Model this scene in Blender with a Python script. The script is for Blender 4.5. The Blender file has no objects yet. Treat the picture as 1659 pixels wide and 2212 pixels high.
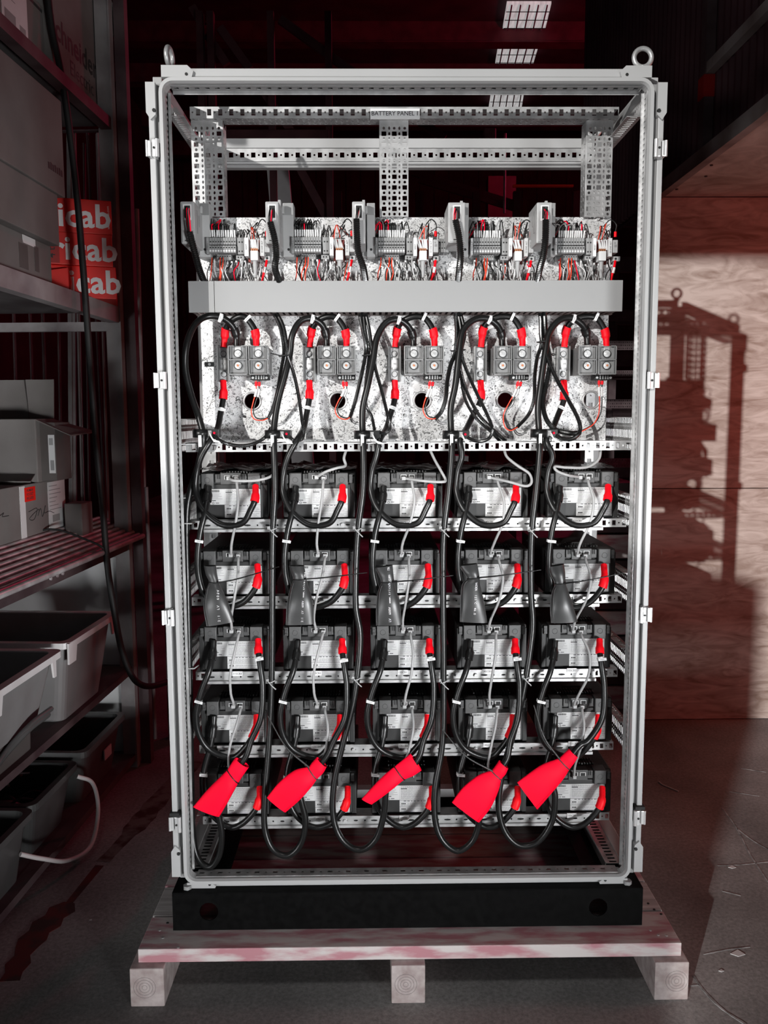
import bpy, bmesh, math, random
from mathutils import Vector, Matrix
random.seed(7)
V = Vector
scn = bpy.context.scene
COL = scn.collection
# ------------------------------------------------------------------ camera
CW, CH, CF = 1659.0, 2212.0, 1833.4
_p, _y, _r = 0.1133, 0.0128, -0.0040
CAM = V((-0.0843, -2.0648, 1.4381))
_f = V((math.sin(_y) * math.cos(_p), math.cos(_y) * math.cos(_p), -math.sin(_p)))
_ri = V((math.cos(_y), -math.sin(_y), 0))
_up = _ri.cross(_f)
RI = _ri * math.cos(_r) + _up * math.sin(_r)
UP = _up * math.cos(_r) - _ri * math.sin(_r)
cam_d = bpy.data.cameras.new('camera')
cam_d.sensor_fit = 'VERTICAL'
cam_d.sensor_height = 36.0
cam_d.lens = CF * 36.0 / CH
cam_d.clip_start = 0.05
cam = bpy.data.objects.new('camera', cam_d)
COL.objects.link(cam)
mw = Matrix.Identity(4)
for i in range(3):
    mw[i][0], mw[i][1], mw[i][2], mw[i][3] = RI[i], UP[i], -_f[i], CAM[i]
cam.matrix_world = mw
scn.camera = cam


def at(px, py, Y):
    d = _f + RI * ((px - CW / 2) / CF) + UP * ((CH / 2 - py) / CF)
    return CAM + d * ((Y - CAM.y) / d.y)


# ------------------------------------------------------------------ world, sun, lamps, exposure
w = bpy.data.worlds.new('world')
scn.world = w
w.use_nodes = True
w.node_tree.nodes['Background'].inputs[0].default_value = (0.80, 0.86, 1.0, 1)
w.node_tree.nodes['Background'].inputs[1].default_value = 0.03


def lamp(name, kind, loc, direction, energy, color=(1, 1, 1), **kw):
    d = bpy.data.lights.new(name, kind)
    d.energy = energy
    d.color = color
    for k, v in kw.items():
        setattr(d, k, v)
    o = bpy.data.objects.new(name, d)
    o.location = loc
    o.rotation_euler = V(direction).to_track_quat('-Z', 'Y').to_euler()
    COL.objects.link(o)
    return o


SUN = V((0.555, 1.0, -0.227))
lamp('sun', 'SUN', (0, -6, 4), SUN, 3.0, (1.0, 0.985, 0.96), angle=0.0093)
# added low fill lamps, standing in for light bounced through the open door
lamp('low_fill', 'AREA', (-3.1, -3.4, 0.27), (3.1, 3.5, 0.62), 13, (0.97, 0.985, 1.0), shape='RECTANGLE', size=1.4, size_y=0.42, spread=math.radians(75))
lamp('low_fill', 'AREA', (2.0, -3.9, 0.32), (-2.3, 4.0, 0.74), 14.5, (0.97, 0.985, 1.0), shape='RECTANGLE', size=0.9, size_y=0.5, spread=math.radians(38))
# added fill spot from high in front, brightening pallet and upward faces
lamp('high_fill', 'SPOT', (-0.1, -2.7, 4.7), (0.1, 2.85, -4.3), 140, (1.0, 0.99, 0.98), spot_size=math.radians(19), spot_blend=0.5, shadow_soft_size=0.35)
# added red fill that turns the shaded plywood of the bay red
lamp('red_corner_fill', 'AREA', (2.9, 0.35, 1.5), (-1.0, 0.75, -0.15), 8, (1.0, 0.06, 0.008), shape='DISK', size=0.8)
# added red fill beyond the mezzanine, tinting the dark hall maroon
lamp('red_hall_fill', 'POINT', (3.0, 6.5, 4.6), (0, 0, -1), 140, (1.0, 0.05, 0.16), shadow_soft_size=0.25)

scn.view_settings.view_transform = 'Standard'
scn.view_settings.look = 'None'
scn.view_settings.exposure = 0.0
scn.view_settings.gamma = 1.0
scn.view_settings.use_curve_mapping = False


# ------------------------------------------------------------------ materials
MATS = {}


def mat(name, c1, c2=None, rough=0.5, metal=0.0, scale=8.0, stretch=(1, 1, 1), bump=0.0, detail=4.0, contrast=(0.35, 0.65), spec=0.5, coat=0.0):
    m = bpy.data.materials.new(name)
    m.use_nodes = True
    nt = m.node_tree
    b = nt.nodes['Principled BSDF']
    b.inputs['Roughness'].default_value = rough
    b.inputs['Metallic'].default_value = metal
    b.inputs['Specular IOR Level'].default_value = spec
    b.inputs['Coat Weight'].default_value = coat
    if c2 is None:
        c2 = tuple(x * 0.88 for x in c1)
    tc = nt.nodes.new('ShaderNodeTexCoord')
    mp = nt.nodes.new('ShaderNodeMapping')
    mp.inputs['Scale'].default_value = stretch
    nz = nt.nodes.new('ShaderNodeTexNoise')
    nz.inputs['Scale'].default_value = scale
    nz.inputs['Detail'].default_value = detail
    cr = nt.nodes.new('ShaderNodeValToRGB')
    cr.color_ramp.elements[0].position = contrast[0]
    cr.color_ramp.elements[1].position = contrast[1]
    cr.color_ramp.elements[0].color = (*c2, 1)
    cr.color_ramp.elements[1].color = (*c1, 1)
    L = nt.links.new
    L(tc.outputs['Object'], mp.inputs['Vector'])
    L(mp.outputs['Vector'], nz.inputs['Vector'])
    L(nz.outputs['Fac'], cr.inputs['Fac'])
    L(cr.outputs['Color'], b.inputs['Base Color'])
    if bump:
        bp = nt.nodes.new('ShaderNodeBump')
        bp.inputs['Strength'].default_value = bump
        bp.inputs['Distance'].default_value = 0.002
        L(nz.outputs['Fac'], bp.inputs['Height'])
        L(bp.outputs['Normal'], b.inputs['Normal'])
    MATS[name] = m
    return m


def galvanised():
    m = mat('galvanised_plate', (0.93, 0.93, 0.93), rough=0.42, metal=0.25)
    nt = m.node_tree
    L = nt.links.new
    b = nt.nodes['Principled BSDF']
    mp = [n for n in nt.nodes if n.type == 'MAPPING'][0]
    nz = [n for n in nt.nodes if n.type == 'TEX_NOISE'][0]
    nz.inputs['Scale'].default_value = 60
    vo = nt.nodes.new('ShaderNodeTexVoronoi')
    vo.inputs['Scale'].default_value = 230
    mx = nt.nodes.new('ShaderNodeMixRGB')
    mx.inputs[0].default_value = 0.05
    L(mp.outputs['Vector'], mx.inputs[1])
    L(nz.outputs['Color'], mx.inputs[2])
    L(mx.outputs[0], vo.inputs['Vector'])
    cr = [n for n in nt.nodes if n.type == 'VALTORGB'][0]
    sp = nt.nodes.new('ShaderNodeSeparateColor')
    L(vo.outputs['Color'], sp.inputs[0])
    L(sp.outputs[0], cr.inputs['Fac'])
    cr.color_ramp.elements[0].position = 0.0
    cr.color_ramp.elements[0].color = (0.05, 0.05, 0.05, 1)
    cr.color_ramp.elements[1].position = 0.40
    cr.color_ramp.elements[1].color = (0.74, 0.74, 0.74, 1)
    return m


def wood(name, c1, c2, stretch, scale=6.0, rough=0.7, contrast=(0.3, 0.7), bump=0.3):
    return mat(name, c1, c2, rough=rough, scale=scale, stretch=stretch, bump=bump, detail=8, contrast=contrast)


def plywood(name):
    m = bpy.data.materials.new(name)
    m.use_nodes = True
    nt = m.node_tree
    L = nt.links.new
    b = nt.nodes['Principled BSDF']
    b.inputs['Roughness'].default_value = 0.55
    tc = nt.nodes.new('ShaderNodeTexCoord')
    mp = nt.nodes.new('ShaderNodeMapping')
    mp.inputs['Scale'].default_value = (1.0, 1.0, 3.6)
    nz = nt.nodes.new('ShaderNodeTexNoise')
    nz.inputs['Scale'].default_value = 1.3
    nz.inputs['Detail'].default_value = 5
    nz.inputs['Distortion'].default_value = 1.6
    wv = nt.nodes.new('ShaderNodeTexNoise')
    wv.inputs['Scale'].default_value = 5.0
    wv.inputs['Detail'].default_value = 9
    wv.inputs['Distortion'].default_value = 2.4
    mx = nt.nodes.new('ShaderNodeMixRGB')
    mx.inputs[0].default_value = 0.5
    cr = nt.nodes.new('ShaderNodeValToRGB')
    cr.color_ramp.elements[0].position = 0.36
    cr.color_ramp.elements[0].color = (0.25, 0.18, 0.145, 1)
    cr.color_ramp.elements[1].position = 0.62
    cr.color_ramp.elements[1].color = (0.56, 0.485, 0.44, 1)
    L(tc.outputs['Object'], mp.inputs['Vector'])
    L(mp.outputs['Vector'], nz.inputs['Vector'])
    L(mp.outputs['Vector'], wv.inputs['Vector'])
    L(nz.outputs['Fac'], mx.inputs[1])
    L(wv.outputs['Fac'], mx.inputs[2])
    L(mx.outputs[0], cr.inputs['Fac'])
    L(cr.outputs['Color'], b.inputs['Base Color'])
    MATS[name] = m
    return m


def concrete():
    m = mat('concrete_floor', (0.33, 0.325, 0.32), (0.15, 0.147, 0.145), rough=0.8, scale=2.2, detail=12, contrast=(0.3, 0.7), bump=0.12, spec=0.25)
    nt = m.node_tree
    L = nt.links.new
    b = nt.nodes['Principled BSDF']
    cr = [n for n in nt.nodes if n.type == 'VALTORGB'][0]
    mp = [n for n in nt.nodes if n.type == 'MAPPING'][0]
    n2 = nt.nodes.new('ShaderNodeTexNoise')
    n2.inputs['Scale'].default_value = 90
    n2.inputs['Detail'].default_value = 12
    n2.inputs['Roughness'].default_value = 0.75
    r2 = nt.nodes.new('ShaderNodeValToRGB')
    r2.color_ramp.elements[0].position = 0.36
    r2.color_ramp.elements[0].color = (0.66, 0.66, 0.66, 1)
    r2.color_ramp.elements[1].position = 0.66
    r2.color_ramp.elements[1].color = (1.25, 1.25, 1.25, 1)
    mu = nt.nodes.new('ShaderNodeMixRGB')
    mu.blend_type = 'MULTIPLY'
    mu.inputs[0].default_value = 1.0
    L(mp.outputs['Vector'], n2.inputs['Vector'])
    L(n2.outputs['Fac'], r2.inputs['Fac'])
    L(cr.outputs['Color'], mu.inputs[1])
    L(r2.outputs['Color'], mu.inputs[2])
    L(mu.outputs[0], b.inputs['Base Color'])
    return m


galvanised()
plywood('plywood')
concrete()
mat('enclosure_grey', (0.42, 0.42, 0.42), (0.39, 0.39, 0.39), rough=0.42, scale=3)
mat('groove_grey', (0.30, 0.30, 0.30), (0.26, 0.26, 0.26), rough=0.5)
mat('zinc_steel', (0.56, 0.56, 0.56), (0.36, 0.36, 0.36), rough=0.36, metal=0.45, scale=30)
mat('chrome', (0.88, 0.88, 0.88), (0.80, 0.80, 0.80), rough=0.25, metal=0.55)
mat('plinth_black', (0.004, 0.004, 0.004), (0.002, 0.002, 0.002), spec=0.06, rough=0.6, scale=60, bump=0.2)
mat('duct_grey', (0.30, 0.30, 0.30), (0.28, 0.28, 0.28), rough=0.5, scale=3)
mat('duct_slot', (0.16, 0.12, 0.115), (0.11, 0.09, 0.085), rough=0.7)
mat('cable_black', (0.008, 0.008, 0.008), (0.005, 0.005, 0.005), rough=0.34, scale=30, spec=0.4)
mat('conduit_black', (0.007, 0.007, 0.007), (0.004, 0.004, 0.004), rough=0.28, scale=30, spec=0.6)
mat('cable_grey', (0.36, 0.36, 0.36), (0.31, 0.31, 0.31), rough=0.45)
mat('red_plastic', (0.96, 0.002, 0.012), (0.86, 0.002, 0.010), rough=0.5, scale=12, spec=0.25)
mat('crimson_sleeve', (0.98, 0.001, 0.030), (0.90, 0.001, 0.026), rough=0.6, scale=14, spec=0.12)
mat('orange_red', (0.85, 0.05, 0.01), (0.75, 0.04, 0.01), rough=0.45)
mat('black_sleeve', (0.045, 0.045, 0.045), (0.028, 0.028, 0.028), rough=0.38, scale=18)
mat('white_plastic', (0.72, 0.72, 0.72), (0.66, 0.66, 0.66), rough=0.45)
mat('module_grey', (0.40, 0.40, 0.40), (0.36, 0.36, 0.36), rough=0.48, scale=6)
mat('terminal_grey', (0.27, 0.27, 0.27), (0.22, 0.22, 0.22), rough=0.5)
mat('dark_hole', (0.010, 0.010, 0.010), (0.007, 0.007, 0.007), rough=0.7)
mat('clear_cover', (0.25, 0.25, 0.25), (0.19, 0.19, 0.19), rough=0.2, scale=14, coat=0.4)
mat('battery_case', (0.016, 0.016, 0.016), (0.010, 0.010, 0.010), rough=0.55, scale=50)
mat('battery_cover', (0.075, 0.075, 0.075), (0.055, 0.055, 0.055), rough=0.55, scale=60)
mat('battery_block', (0.055, 0.055, 0.055), (0.040, 0.040, 0.040), rough=0.5, scale=40)
mat('label_paper', (0.56, 0.56, 0.56), (0.50, 0.50, 0.50), rough=0.6)
mat('print_ink', (0.035, 0.035, 0.035), (0.02, 0.02, 0.02), rough=0.7)
mat('print_grey', (0.26, 0.26, 0.26), (0.20, 0.20, 0.20), rough=0.7)
mat('print_white', (0.72, 0.72, 0.72), (0.62, 0.62, 0.62), rough=0.6)
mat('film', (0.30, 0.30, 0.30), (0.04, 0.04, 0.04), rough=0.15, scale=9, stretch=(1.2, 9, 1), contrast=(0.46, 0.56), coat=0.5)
wood('pallet_wood', (0.60, 0.58, 0.57), (0.34, 0.31, 0.305), (2.0, 26, 26), scale=3.0)
wood('pallet_wood_red', (0.58, 0.53, 0.52), (0.44, 0.20, 0.23), (3.0, 12, 12), scale=3.0, contrast=(0.38, 0.58))
wood('end_grain', (0.50, 0.44, 0.43), (0.30, 0.235, 0.225), (9, 9, 9), scale=4.0)
mat('maroon_shade_steel', (0.110, 0.032, 0.038), (0.060, 0.014, 0.019), rough=0.7, scale=5)  # maroon tint of the hall's shadows put into the steel colour
mat('maroon_shade_dark', (0.060, 0.008, 0.016), (0.036, 0.004, 0.009), rough=0.8, scale=3)  # deeper maroon of the shaded hall, put into the base colour
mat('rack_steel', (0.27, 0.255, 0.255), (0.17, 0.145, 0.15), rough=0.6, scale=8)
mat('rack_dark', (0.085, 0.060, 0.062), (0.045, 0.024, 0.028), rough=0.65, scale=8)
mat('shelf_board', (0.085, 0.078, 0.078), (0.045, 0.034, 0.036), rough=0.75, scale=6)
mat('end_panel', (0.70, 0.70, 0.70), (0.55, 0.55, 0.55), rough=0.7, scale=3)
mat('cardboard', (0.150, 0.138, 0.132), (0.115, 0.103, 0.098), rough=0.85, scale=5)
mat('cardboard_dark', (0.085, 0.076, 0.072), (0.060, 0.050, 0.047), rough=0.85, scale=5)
mat('carton_red', (0.68, 0.012, 0.006), (0.52, 0.010, 0.005), rough=0.5, scale=5)
mat('carton_red_dark', (0.30, 0.006, 0.004), (0.22, 0.005, 0.004), rough=0.55, scale=5)
mat('tub_white', (0.70, 0.68, 0.68), (0.55, 0.50, 0.50), rough=0.5, scale=5)
mat('tub_shaded', (0.24, 0.235, 0.235), (0.18, 0.17, 0.17), rough=0.5, scale=5)  # darkened white for tub walls, their shadow put into the colour
mat('tub_grey', (0.090, 0.090, 0.090), (0.060, 0.060, 0.060), rough=0.4, scale=5)
mat('tub_clear', (0.060, 0.060, 0.060), (0.040, 0.040, 0.040), rough=0.3, scale=7)
mat('pipe_steel', (0.62, 0.60, 0.60), (0.34, 0.28, 0.29), rough=0.32, metal=0.35, scale=14)
mat('rubber_hose', (0.008, 0.008, 0.008), (0.005, 0.005, 0.005), rough=0.6)
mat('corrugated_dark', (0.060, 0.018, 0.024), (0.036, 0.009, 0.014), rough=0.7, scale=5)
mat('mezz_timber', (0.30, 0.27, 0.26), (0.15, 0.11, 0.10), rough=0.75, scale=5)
mat('line_paint', (0.15, 0.13, 0.12), (0.055, 0.020, 0.018), rough=0.8, scale=14, detail=9, contrast=(0.42, 0.56))
mat('line_red', (0.11, 0.016, 0.014), (0.045, 0.018, 0.016), rough=0.8, scale=14, detail=9, contrast=(0.42, 0.56))
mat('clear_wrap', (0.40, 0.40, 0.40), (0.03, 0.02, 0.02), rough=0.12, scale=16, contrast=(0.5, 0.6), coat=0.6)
mat('crack_dust', (0.40, 0.40, 0.40), (0.10, 0.10, 0.10), rough=0.8, scale=30)
mat('copper', (0.55, 0.22, 0.10), (0.40, 0.15, 0.07), rough=0.4, metal=0.6)
mat('pcb_red', (0.30, 0.035, 0.02), (0.22, 0.02, 0.015), rough=0.5)
m_sky = mat('skylight_panel', (0.6, 0.6, 0.6), (0.40, 0.40, 0.40), rough=0.6, scale=3, stretch=(14, 1, 1))
_b = m_sky.node_tree.nodes['Principled BSDF']
_cr = [n for n in m_sky.node_tree.nodes if n.type == 'VALTORGB'][0]
m_sky.node_tree.links.new(_cr.outputs['Color'], _b.inputs['Emission Color'])
_b.inputs['Emission Strength'].default_value = 0.75


# ------------------------------------------------------------------ mesh builder
class MB:
    def __init__(self, M=None):
        self.v, self.f, self.m, self.s = [], [], [], []
        self.M = M

    def add(self, verts, faces, mi=0, smooth=False):
        n = len(self.v)
        if self.M is not None:
            verts = [self.M @ V(q) for q in verts]
        self.v.extend([tuple(q) for q in verts])
        for fc in faces:
            self.f.append([n + i for i in fc])
            self.m.append(mi)
            self.s.append(smooth)
        return self

    def box(self, a, b, mi=0, bev=0.0, ax=None, org=None):
        x0, y0, z0 = [min(p, q) for p, q in zip(a, b)]
        x1, y1, z1 = [max(p, q) for p, q in zip(a, b)]
        if bev > 0:
            bv = min(bev, 0.45 * min(x1 - x0, y1 - y0, z1 - z0))
            bm = bmesh.new()
            bmesh.ops.create_cube(bm, size=1.0)
            for q in bm.verts:
                q.co = V(((x0 + x1) / 2 + q.co.x * (x1 - x0), (y0 + y1) / 2 + q.co.y * (y1 - y0), (z0 + z1) / 2 + q.co.z * (z1 - z0)))
            bmesh.ops.bevel(bm, geom=bm.edges[:], offset=bv, segments=2, profile=0.6, affect='EDGES')
            bm.verts.index_update()
            vs = [q.co.copy() for q in bm.verts]
            fs = [[q.index for q in fc.verts] for fc in bm.faces]
            bm.free()
        else:
            vs = [V((x, y, z)) for z in (z0, z1) for y in (y0, y1) for x in (x0, x1)]
            fs = [(0, 2, 3, 1), (4, 5, 7, 6), (0, 1, 5, 4), (2, 6, 7, 3), (0, 4, 6, 2), (1, 3, 7, 5)]
        if ax is not None:
            vs = [V(org) + ax[0] * q.x + ax[1] * q.y + ax[2] * q.z for q in vs]
        return self.add(vs, fs, mi)

    def bar(self, p, q, wd, th, mi=0, up=(0, 1, 0)):
        p, q = V(p), V(q)
        d = (q - p)
        L = d.length
        d.normalize()
        s = d.cross(V(up))
        if s.length < 1e-4:
            s = d.cross(V((1, 0, 0)))
        s.normalize()
        t = s.cross(d)
        return self.box((0, -wd / 2, -th / 2), (L, wd / 2, th / 2), mi, ax=(d, s, t), org=p)

    def prism(self, poly, axis_vec, mi=0):
        """poly: list of Vectors (planar outline); extruded by axis_vec."""
        n = len(poly)
        poly = [V(q) for q in poly]
        a = V(axis_vec)
        vs = poly + [q + a for q in poly]
        fs = [list(range(n))[::-1], list(range(n, 2 * n))]
        for i in range(n):
            j = (i + 1) % n
            fs.append((i, j, n + j, n + i))
        return self.add(vs, fs, mi)

    def quad(self, a, b, c, d, mi=0):
        return self.add([V(a), V(b), V(c), V(d)], [(0, 1, 2, 3)], mi)

    def loft(self, rings, mi=0, smooth=True, cap=True, closed=True):
        n = len(rings[0])
        vs = [V(q) for r in rings for q in r]
        fs = []
        for k in range(len(rings) - 1):
            for i in range(n if closed else n - 1):
                j = (i + 1) % n
                fs.append((k * n + i, k * n + j, (k + 1) * n + j, (k + 1) * n + i))
        self.add(vs, fs, mi, smooth)
        if cap:
            self.add(rings[0], [list(range(n))[::-1]], mi)
            self.add(rings[-1], [list(range(n))], mi)
        return self

    def tube(self, pts, r, n=10, mi=0, rad=None, cap=True):
        pts = [V(q) for q in pts]
        rings = []
        t = (pts[1] - pts[0]).normalized()
        u = t.orthogonal().normalized()
        for i, p in enumerate(pts):
            if i == 0:
                tn = (pts[1] - pts[0])
            elif i == len(pts) - 1:
                tn = (pts[-1] - pts[-2])
            else:
                tn = (pts[i + 1] - pts[i - 1])
            if tn.length > 1e-9:
                tn.normalize()
            else:
                tn = t
            u = (u - tn * u.dot(tn))
            if u.length < 1e-6:
                u = tn.orthogonal()
            u.normalize()
            b = tn.cross(u)
            rr = rad[i] if rad else r
            rings.append([p + (u * math.cos(2 * math.pi * k / n) + b * math.sin(2 * math.pi * k / n)) * rr for k in range(n)])
            t = tn
        return self.loft(rings, mi, True, cap)

    def cyl(self, p, q, r, n=14, mi=0, r2=None):
        p, q = V(p), V(q)
        d = (q - p).normalized()
        u = d.orthogonal().normalized()
        b = d.cross(u)
        ra, rb = r, (r if r2 is None else r2)
        R1 = [p + (u * math.cos(2 * math.pi * k / n) + b * math.sin(2 * math.pi * k / n)) * ra for k in range(n)]
        R2 = [q + (u * math.cos(2 * math.pi * k / n) + b * math.sin(2 * math.pi * k / n)) * rb for k in range(n)]
        self.loft([R1, R2], mi, True, True)
        return self

    def ring(self, c, ax1, ax2, R, r, n=24, m=10, mi=0):
        c, ax1, ax2 = V(c), V(ax1), V(ax2)
        nn = ax1.cross(ax2)
        rings = []
        for i in range(n + 1):
            a = 2 * math.pi * i / n
            d = ax1 * math.cos(a) + ax2 * math.sin(a)
            rings.append([c + d * (R + r * math.cos(2 * math.pi * k / m)) + nn * (r * math.sin(2 * math.pi * k / m)) for k in range(m)])
        return self.loft(rings, mi, True, False)

    def sheet(self, o, u, v, cols, rows, hole, t=0.0015, mi=0):
        """sheet metal with real holes: hole(i,j) -> None | ('r',w,h) | ('c',r) | ('o',w,h)"""
        o, u, v = V(o), V(u).normalized(), V(v).normalized()
        nrm = u.cross(v).normalized() * (-t)
        y = 0.0
        for j, hh in enumerate(rows):
            x = 0.0
            for i, ww in enumerate(cols):
                h = hole(i, j)
                cx, cy = x + ww / 2, y + hh / 2
                P = lambda a, b, k=0: o + u * a + v * b + nrm * k
                if h is None:
                    self.add([P(x, y), P(x + ww, y), P(x + ww, y + hh), P(x, y + hh)], [(0, 1, 2, 3)], mi)
                    self.add([P(x, y, 1), P(x + ww, y, 1), P(x + ww, y + hh, 1), P(x, y + hh, 1)], [(3, 2, 1, 0)], mi)
                else:
                    outer, inner = [], []
                    if h[0] == 'r':
                        for sx, sy in ((-1, -1), (1, -1), (1, 1), (-1, 1)):
                            outer.append((cx + sx * ww / 2, cy + sy * hh / 2))
                            inner.append((cx + sx * h[1] / 2, cy + sy * h[2] / 2))
                    else:
                        N = h[2] if (h[0] == 'c' and len(h) > 2) else 8
                        for k in range(N):
                            a = 2 * math.pi * k / N + math.pi / 4
                            c, s = math.cos(a), math.sin(a)
                            q = 1 / max(abs(c), abs(s))
                            outer.append((cx + c * q * ww / 2, cy + s * q * hh / 2))
                            if h[0] == 'c':
                                inner.append((cx + c * h[1], cy + s * h[1]))
                            else:
                                inner.append((cx + c * h[1] / 2, cy + s * h[2] / 2))
                    N = len(outer)
                    vs = [P(*q) for q in outer] + [P(*q) for q in inner] + [P(*q, 1) for q in outer] + [P(*q, 1) for q in inner]
                    fs = []
                    for k in range(N):
                        l = (k + 1) % N
                        fs += [(k, l, N + l, N + k), (2 * N + k, 3 * N + k, 3 * N + l, 2 * N + l), (N + k, N + l, 3 * N + l, 3 * N + k)]
                    self.add(vs, fs, mi)
                x += ww
            y += hh
        X, Yy = sum(cols), sum(rows)
        c = [o, o + u * X, o + u * X + v * Yy, o + v * Yy]
        for k in range(4):
            l = (k + 1) % 4
            self.quad(c[k], c[k] + nrm, c[l] + nrm, c[l], mi)
        return self

    def text(self, s, c, size, u, v, mi=0, bold=0.0, sx=1.0):
        vs, fs = text_mesh(s, bold)
        c, u, v = V(c), V(u), V(v)
        return self.add([c + u * (x * size * sx) + v * (y * size) for x, y in vs], fs, mi)

    def build(self, name, mats, parent=None, org=None):
        me = bpy.data.meshes.new(name)
        vs = self.v
        if org is not None:
            vs = [(x - org[0], y - org[1], z - org[2]) for x, y, z in vs]
        me.from_pydata(vs, [], self.f)
        if isinstance(mats, str):
            mats = [mats]
        for q in mats:
            me.materials.append(MATS[q])
        me.polygons.foreach_set('material_index', self.m)
        me.polygons.foreach_set('use_smooth', self.s)
        me.update()
        o = bpy.data.objects.new(name, me)
        COL.objects.link(o)
        if parent is not None:
            o.parent = parent
            if org is None:
                o.location = -V(parent_world(parent))
        elif org is not None:
            o.location = org
        return o


_TX = {}


def text_mesh(s, bold=0.0):
    k = (s, bold)
    if k not in _TX:
        cu = bpy.data.curves.new('t', 'FONT')
        cu.body = s
        cu.size = 1.0
        cu.align_x = 'CENTER'
        cu.align_y = 'CENTER'
        cu.resolution_u = 2
        cu.offset = bold
        ob = bpy.data.objects.new('t', cu)
        me = ob.to_mesh()
        _TX[k] = ([(q.co.x, q.co.y) for q in me.vertices], [list(p.vertices) for p in me.polygons])
        ob.to_mesh_clear()
        bpy.data.objects.remove(ob)
        bpy.data.curves.remove(cu)
    return _TX[k]


def parent_world(o):
    p = V(o.location)
    while o.parent is not None:
        o = o.parent
        p += V(o.location)
    return p


def tag(o, label=None, cat=None, group=None, kind=None):
    if label:
        o['label'] = label
    if cat:
        o['category'] = cat
    if group:
        o['group'] = group
    if kind:
        o['kind'] = kind
    return o


def thing(name, label, cat, loc=(0, 0, 0), group=None, kind=None):
    o = bpy.data.objects.new(name, None)
    o.empty_display_size = 0.05
    o.location = loc
    COL.objects.link(o)
    return tag(o, label, cat, group, kind)


def dup(root, loc, label, group=None):
    r = root.copy()
    COL.objects.link(r)
    r.location = loc
    r['label'] = label
    if group:
        r['group'] = group
    for ch in list(root.children):
        c = ch.copy()
        COL.objects.link(c)
        c.parent = r
        for g in list(ch.children):
            d = g.copy()
            COL.objects.link(d)
            d.parent = c
    return r


def spline(pts, sub=8):
    P = [V(q) for q in pts]
    if len(P) < 3:
        return P
    P = [P[0] * 2 - P[1]] + P + [P[-1] * 2 - P[-2]]
    out = []
    for i in range(1, len(P) - 2):
        p0, p1, p2, p3 = P[i - 1], P[i], P[i + 1], P[i + 2]
        for k in range(sub):
            t = k / sub
            out.append(0.5 * ((2 * p1) + (p2 - p0) * t + (2 * p0 - 5 * p1 + 4 * p2 - p3) * t * t + (3 * p1 - p0 - 3 * p2 + p3) * t ** 3))
    out.append(P[-2])
    return out


def path(pts, Y=None, sub=8):
    """pts: (px,py[,Y]) -> smooth world polyline"""
    return spline([at(q[0], q[1], q[2] if len(q) > 2 else Y) for q in pts], sub)


def rope(mb, pts, r, mi=0, n=10):
    return mb.tube(pts, r, n, mi)


def conduit(mb, pts, r, mi=0, n=10, pitch=None):
    """ribbed hose: resample and alternate the radius"""
    pitch = pitch or max(0.0034, r * 0.52)
    L = [0.0]
    for a, b in zip(pts, pts[1:]):
        L.append(L[-1] + (b - a).length)
    tot = L[-1]
    N = max(4, int(tot / pitch) * 2)
    res, k = [], 0
    for i in range(N + 1):
        s = tot * i / N
        while k < len(L) - 2 and L[k + 1] < s:
            k += 1
        t = (s - L[k]) / max(1e-9, L[k + 1] - L[k])
        res.append(pts[k].lerp(pts[k + 1], t))
    rad = [r if (i // 1) % 2 == 0 else r * 0.82 for i in range(N + 1)]
    mb.tube(res, r, n, mi, rad)
    mb.s[-len(res) * n:] = [False] * len(res) * n
    return mb


def arc_len_split(pts, frac):
    L = [0.0]
    for a, b in zip(pts, pts[1:]):
        L.append(L[-1] + (b - a).length)
    s = L[-1] * frac
    k = max(i for i in range(len(L)) if L[i] <= s)
    return k


def band(mb, pts, frac, r, wd=0.004, mi=0, th=0.0012, n=10):
    """cable tie / marker ring around a cable path"""
    k = min(max(1, arc_len_split(pts, frac)), len(pts) - 2)
    d = (pts[k + 1] - pts[k - 1]).normalized()
    c = pts[k]
    return mb.cyl(c - d * wd / 2, c + d * wd / 2, r + th, n, mi)


# ================================================================== SETTING
def struct(name, mb, mats, parent=None):
    o = mb.build(name, mats, parent)
    if parent is None:
        o['kind'] = 'structure'
    return o


def fl(px, py, z=0.0):
    d = _f + RI * ((px - CW / 2) / CF) + UP * ((CH / 2 - py) / CF)
    return CAM + d * ((z - CAM.z) / d.z)


def strip_on_floor(pts, wd, h=0.0012, jit=0.0, taper=True):
    """low strip lying on the floor along world points"""
    mb = MB()
    pts = spline([V((q.x, q.y, 0)) for q in pts], 5)
    rings = []
    n = len(pts)
    for i, p in enumerate(pts):
        d = (pts[min(i + 1, n - 1)] - pts[max(i - 1, 0)]).normalized()
        s = V((d.y, -d.x, 0))
        k = wd[i * (len(wd) - 1) // max(1, n - 1)] if isinstance(wd, (list, tuple)) else wd
        k *= random.uniform(1 - jit, 1 + jit)
        rings.append([p - s * k / 2 + V((0, 0, 0.0002)), p - s * k / 2 + V((0, 0, h)), p + s * k / 2 + V((0, 0, h)), p + s * k / 2 + V((0, 0, 0.0002))])
    mb.loft(rings, 0, False, True)
    return mb


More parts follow.
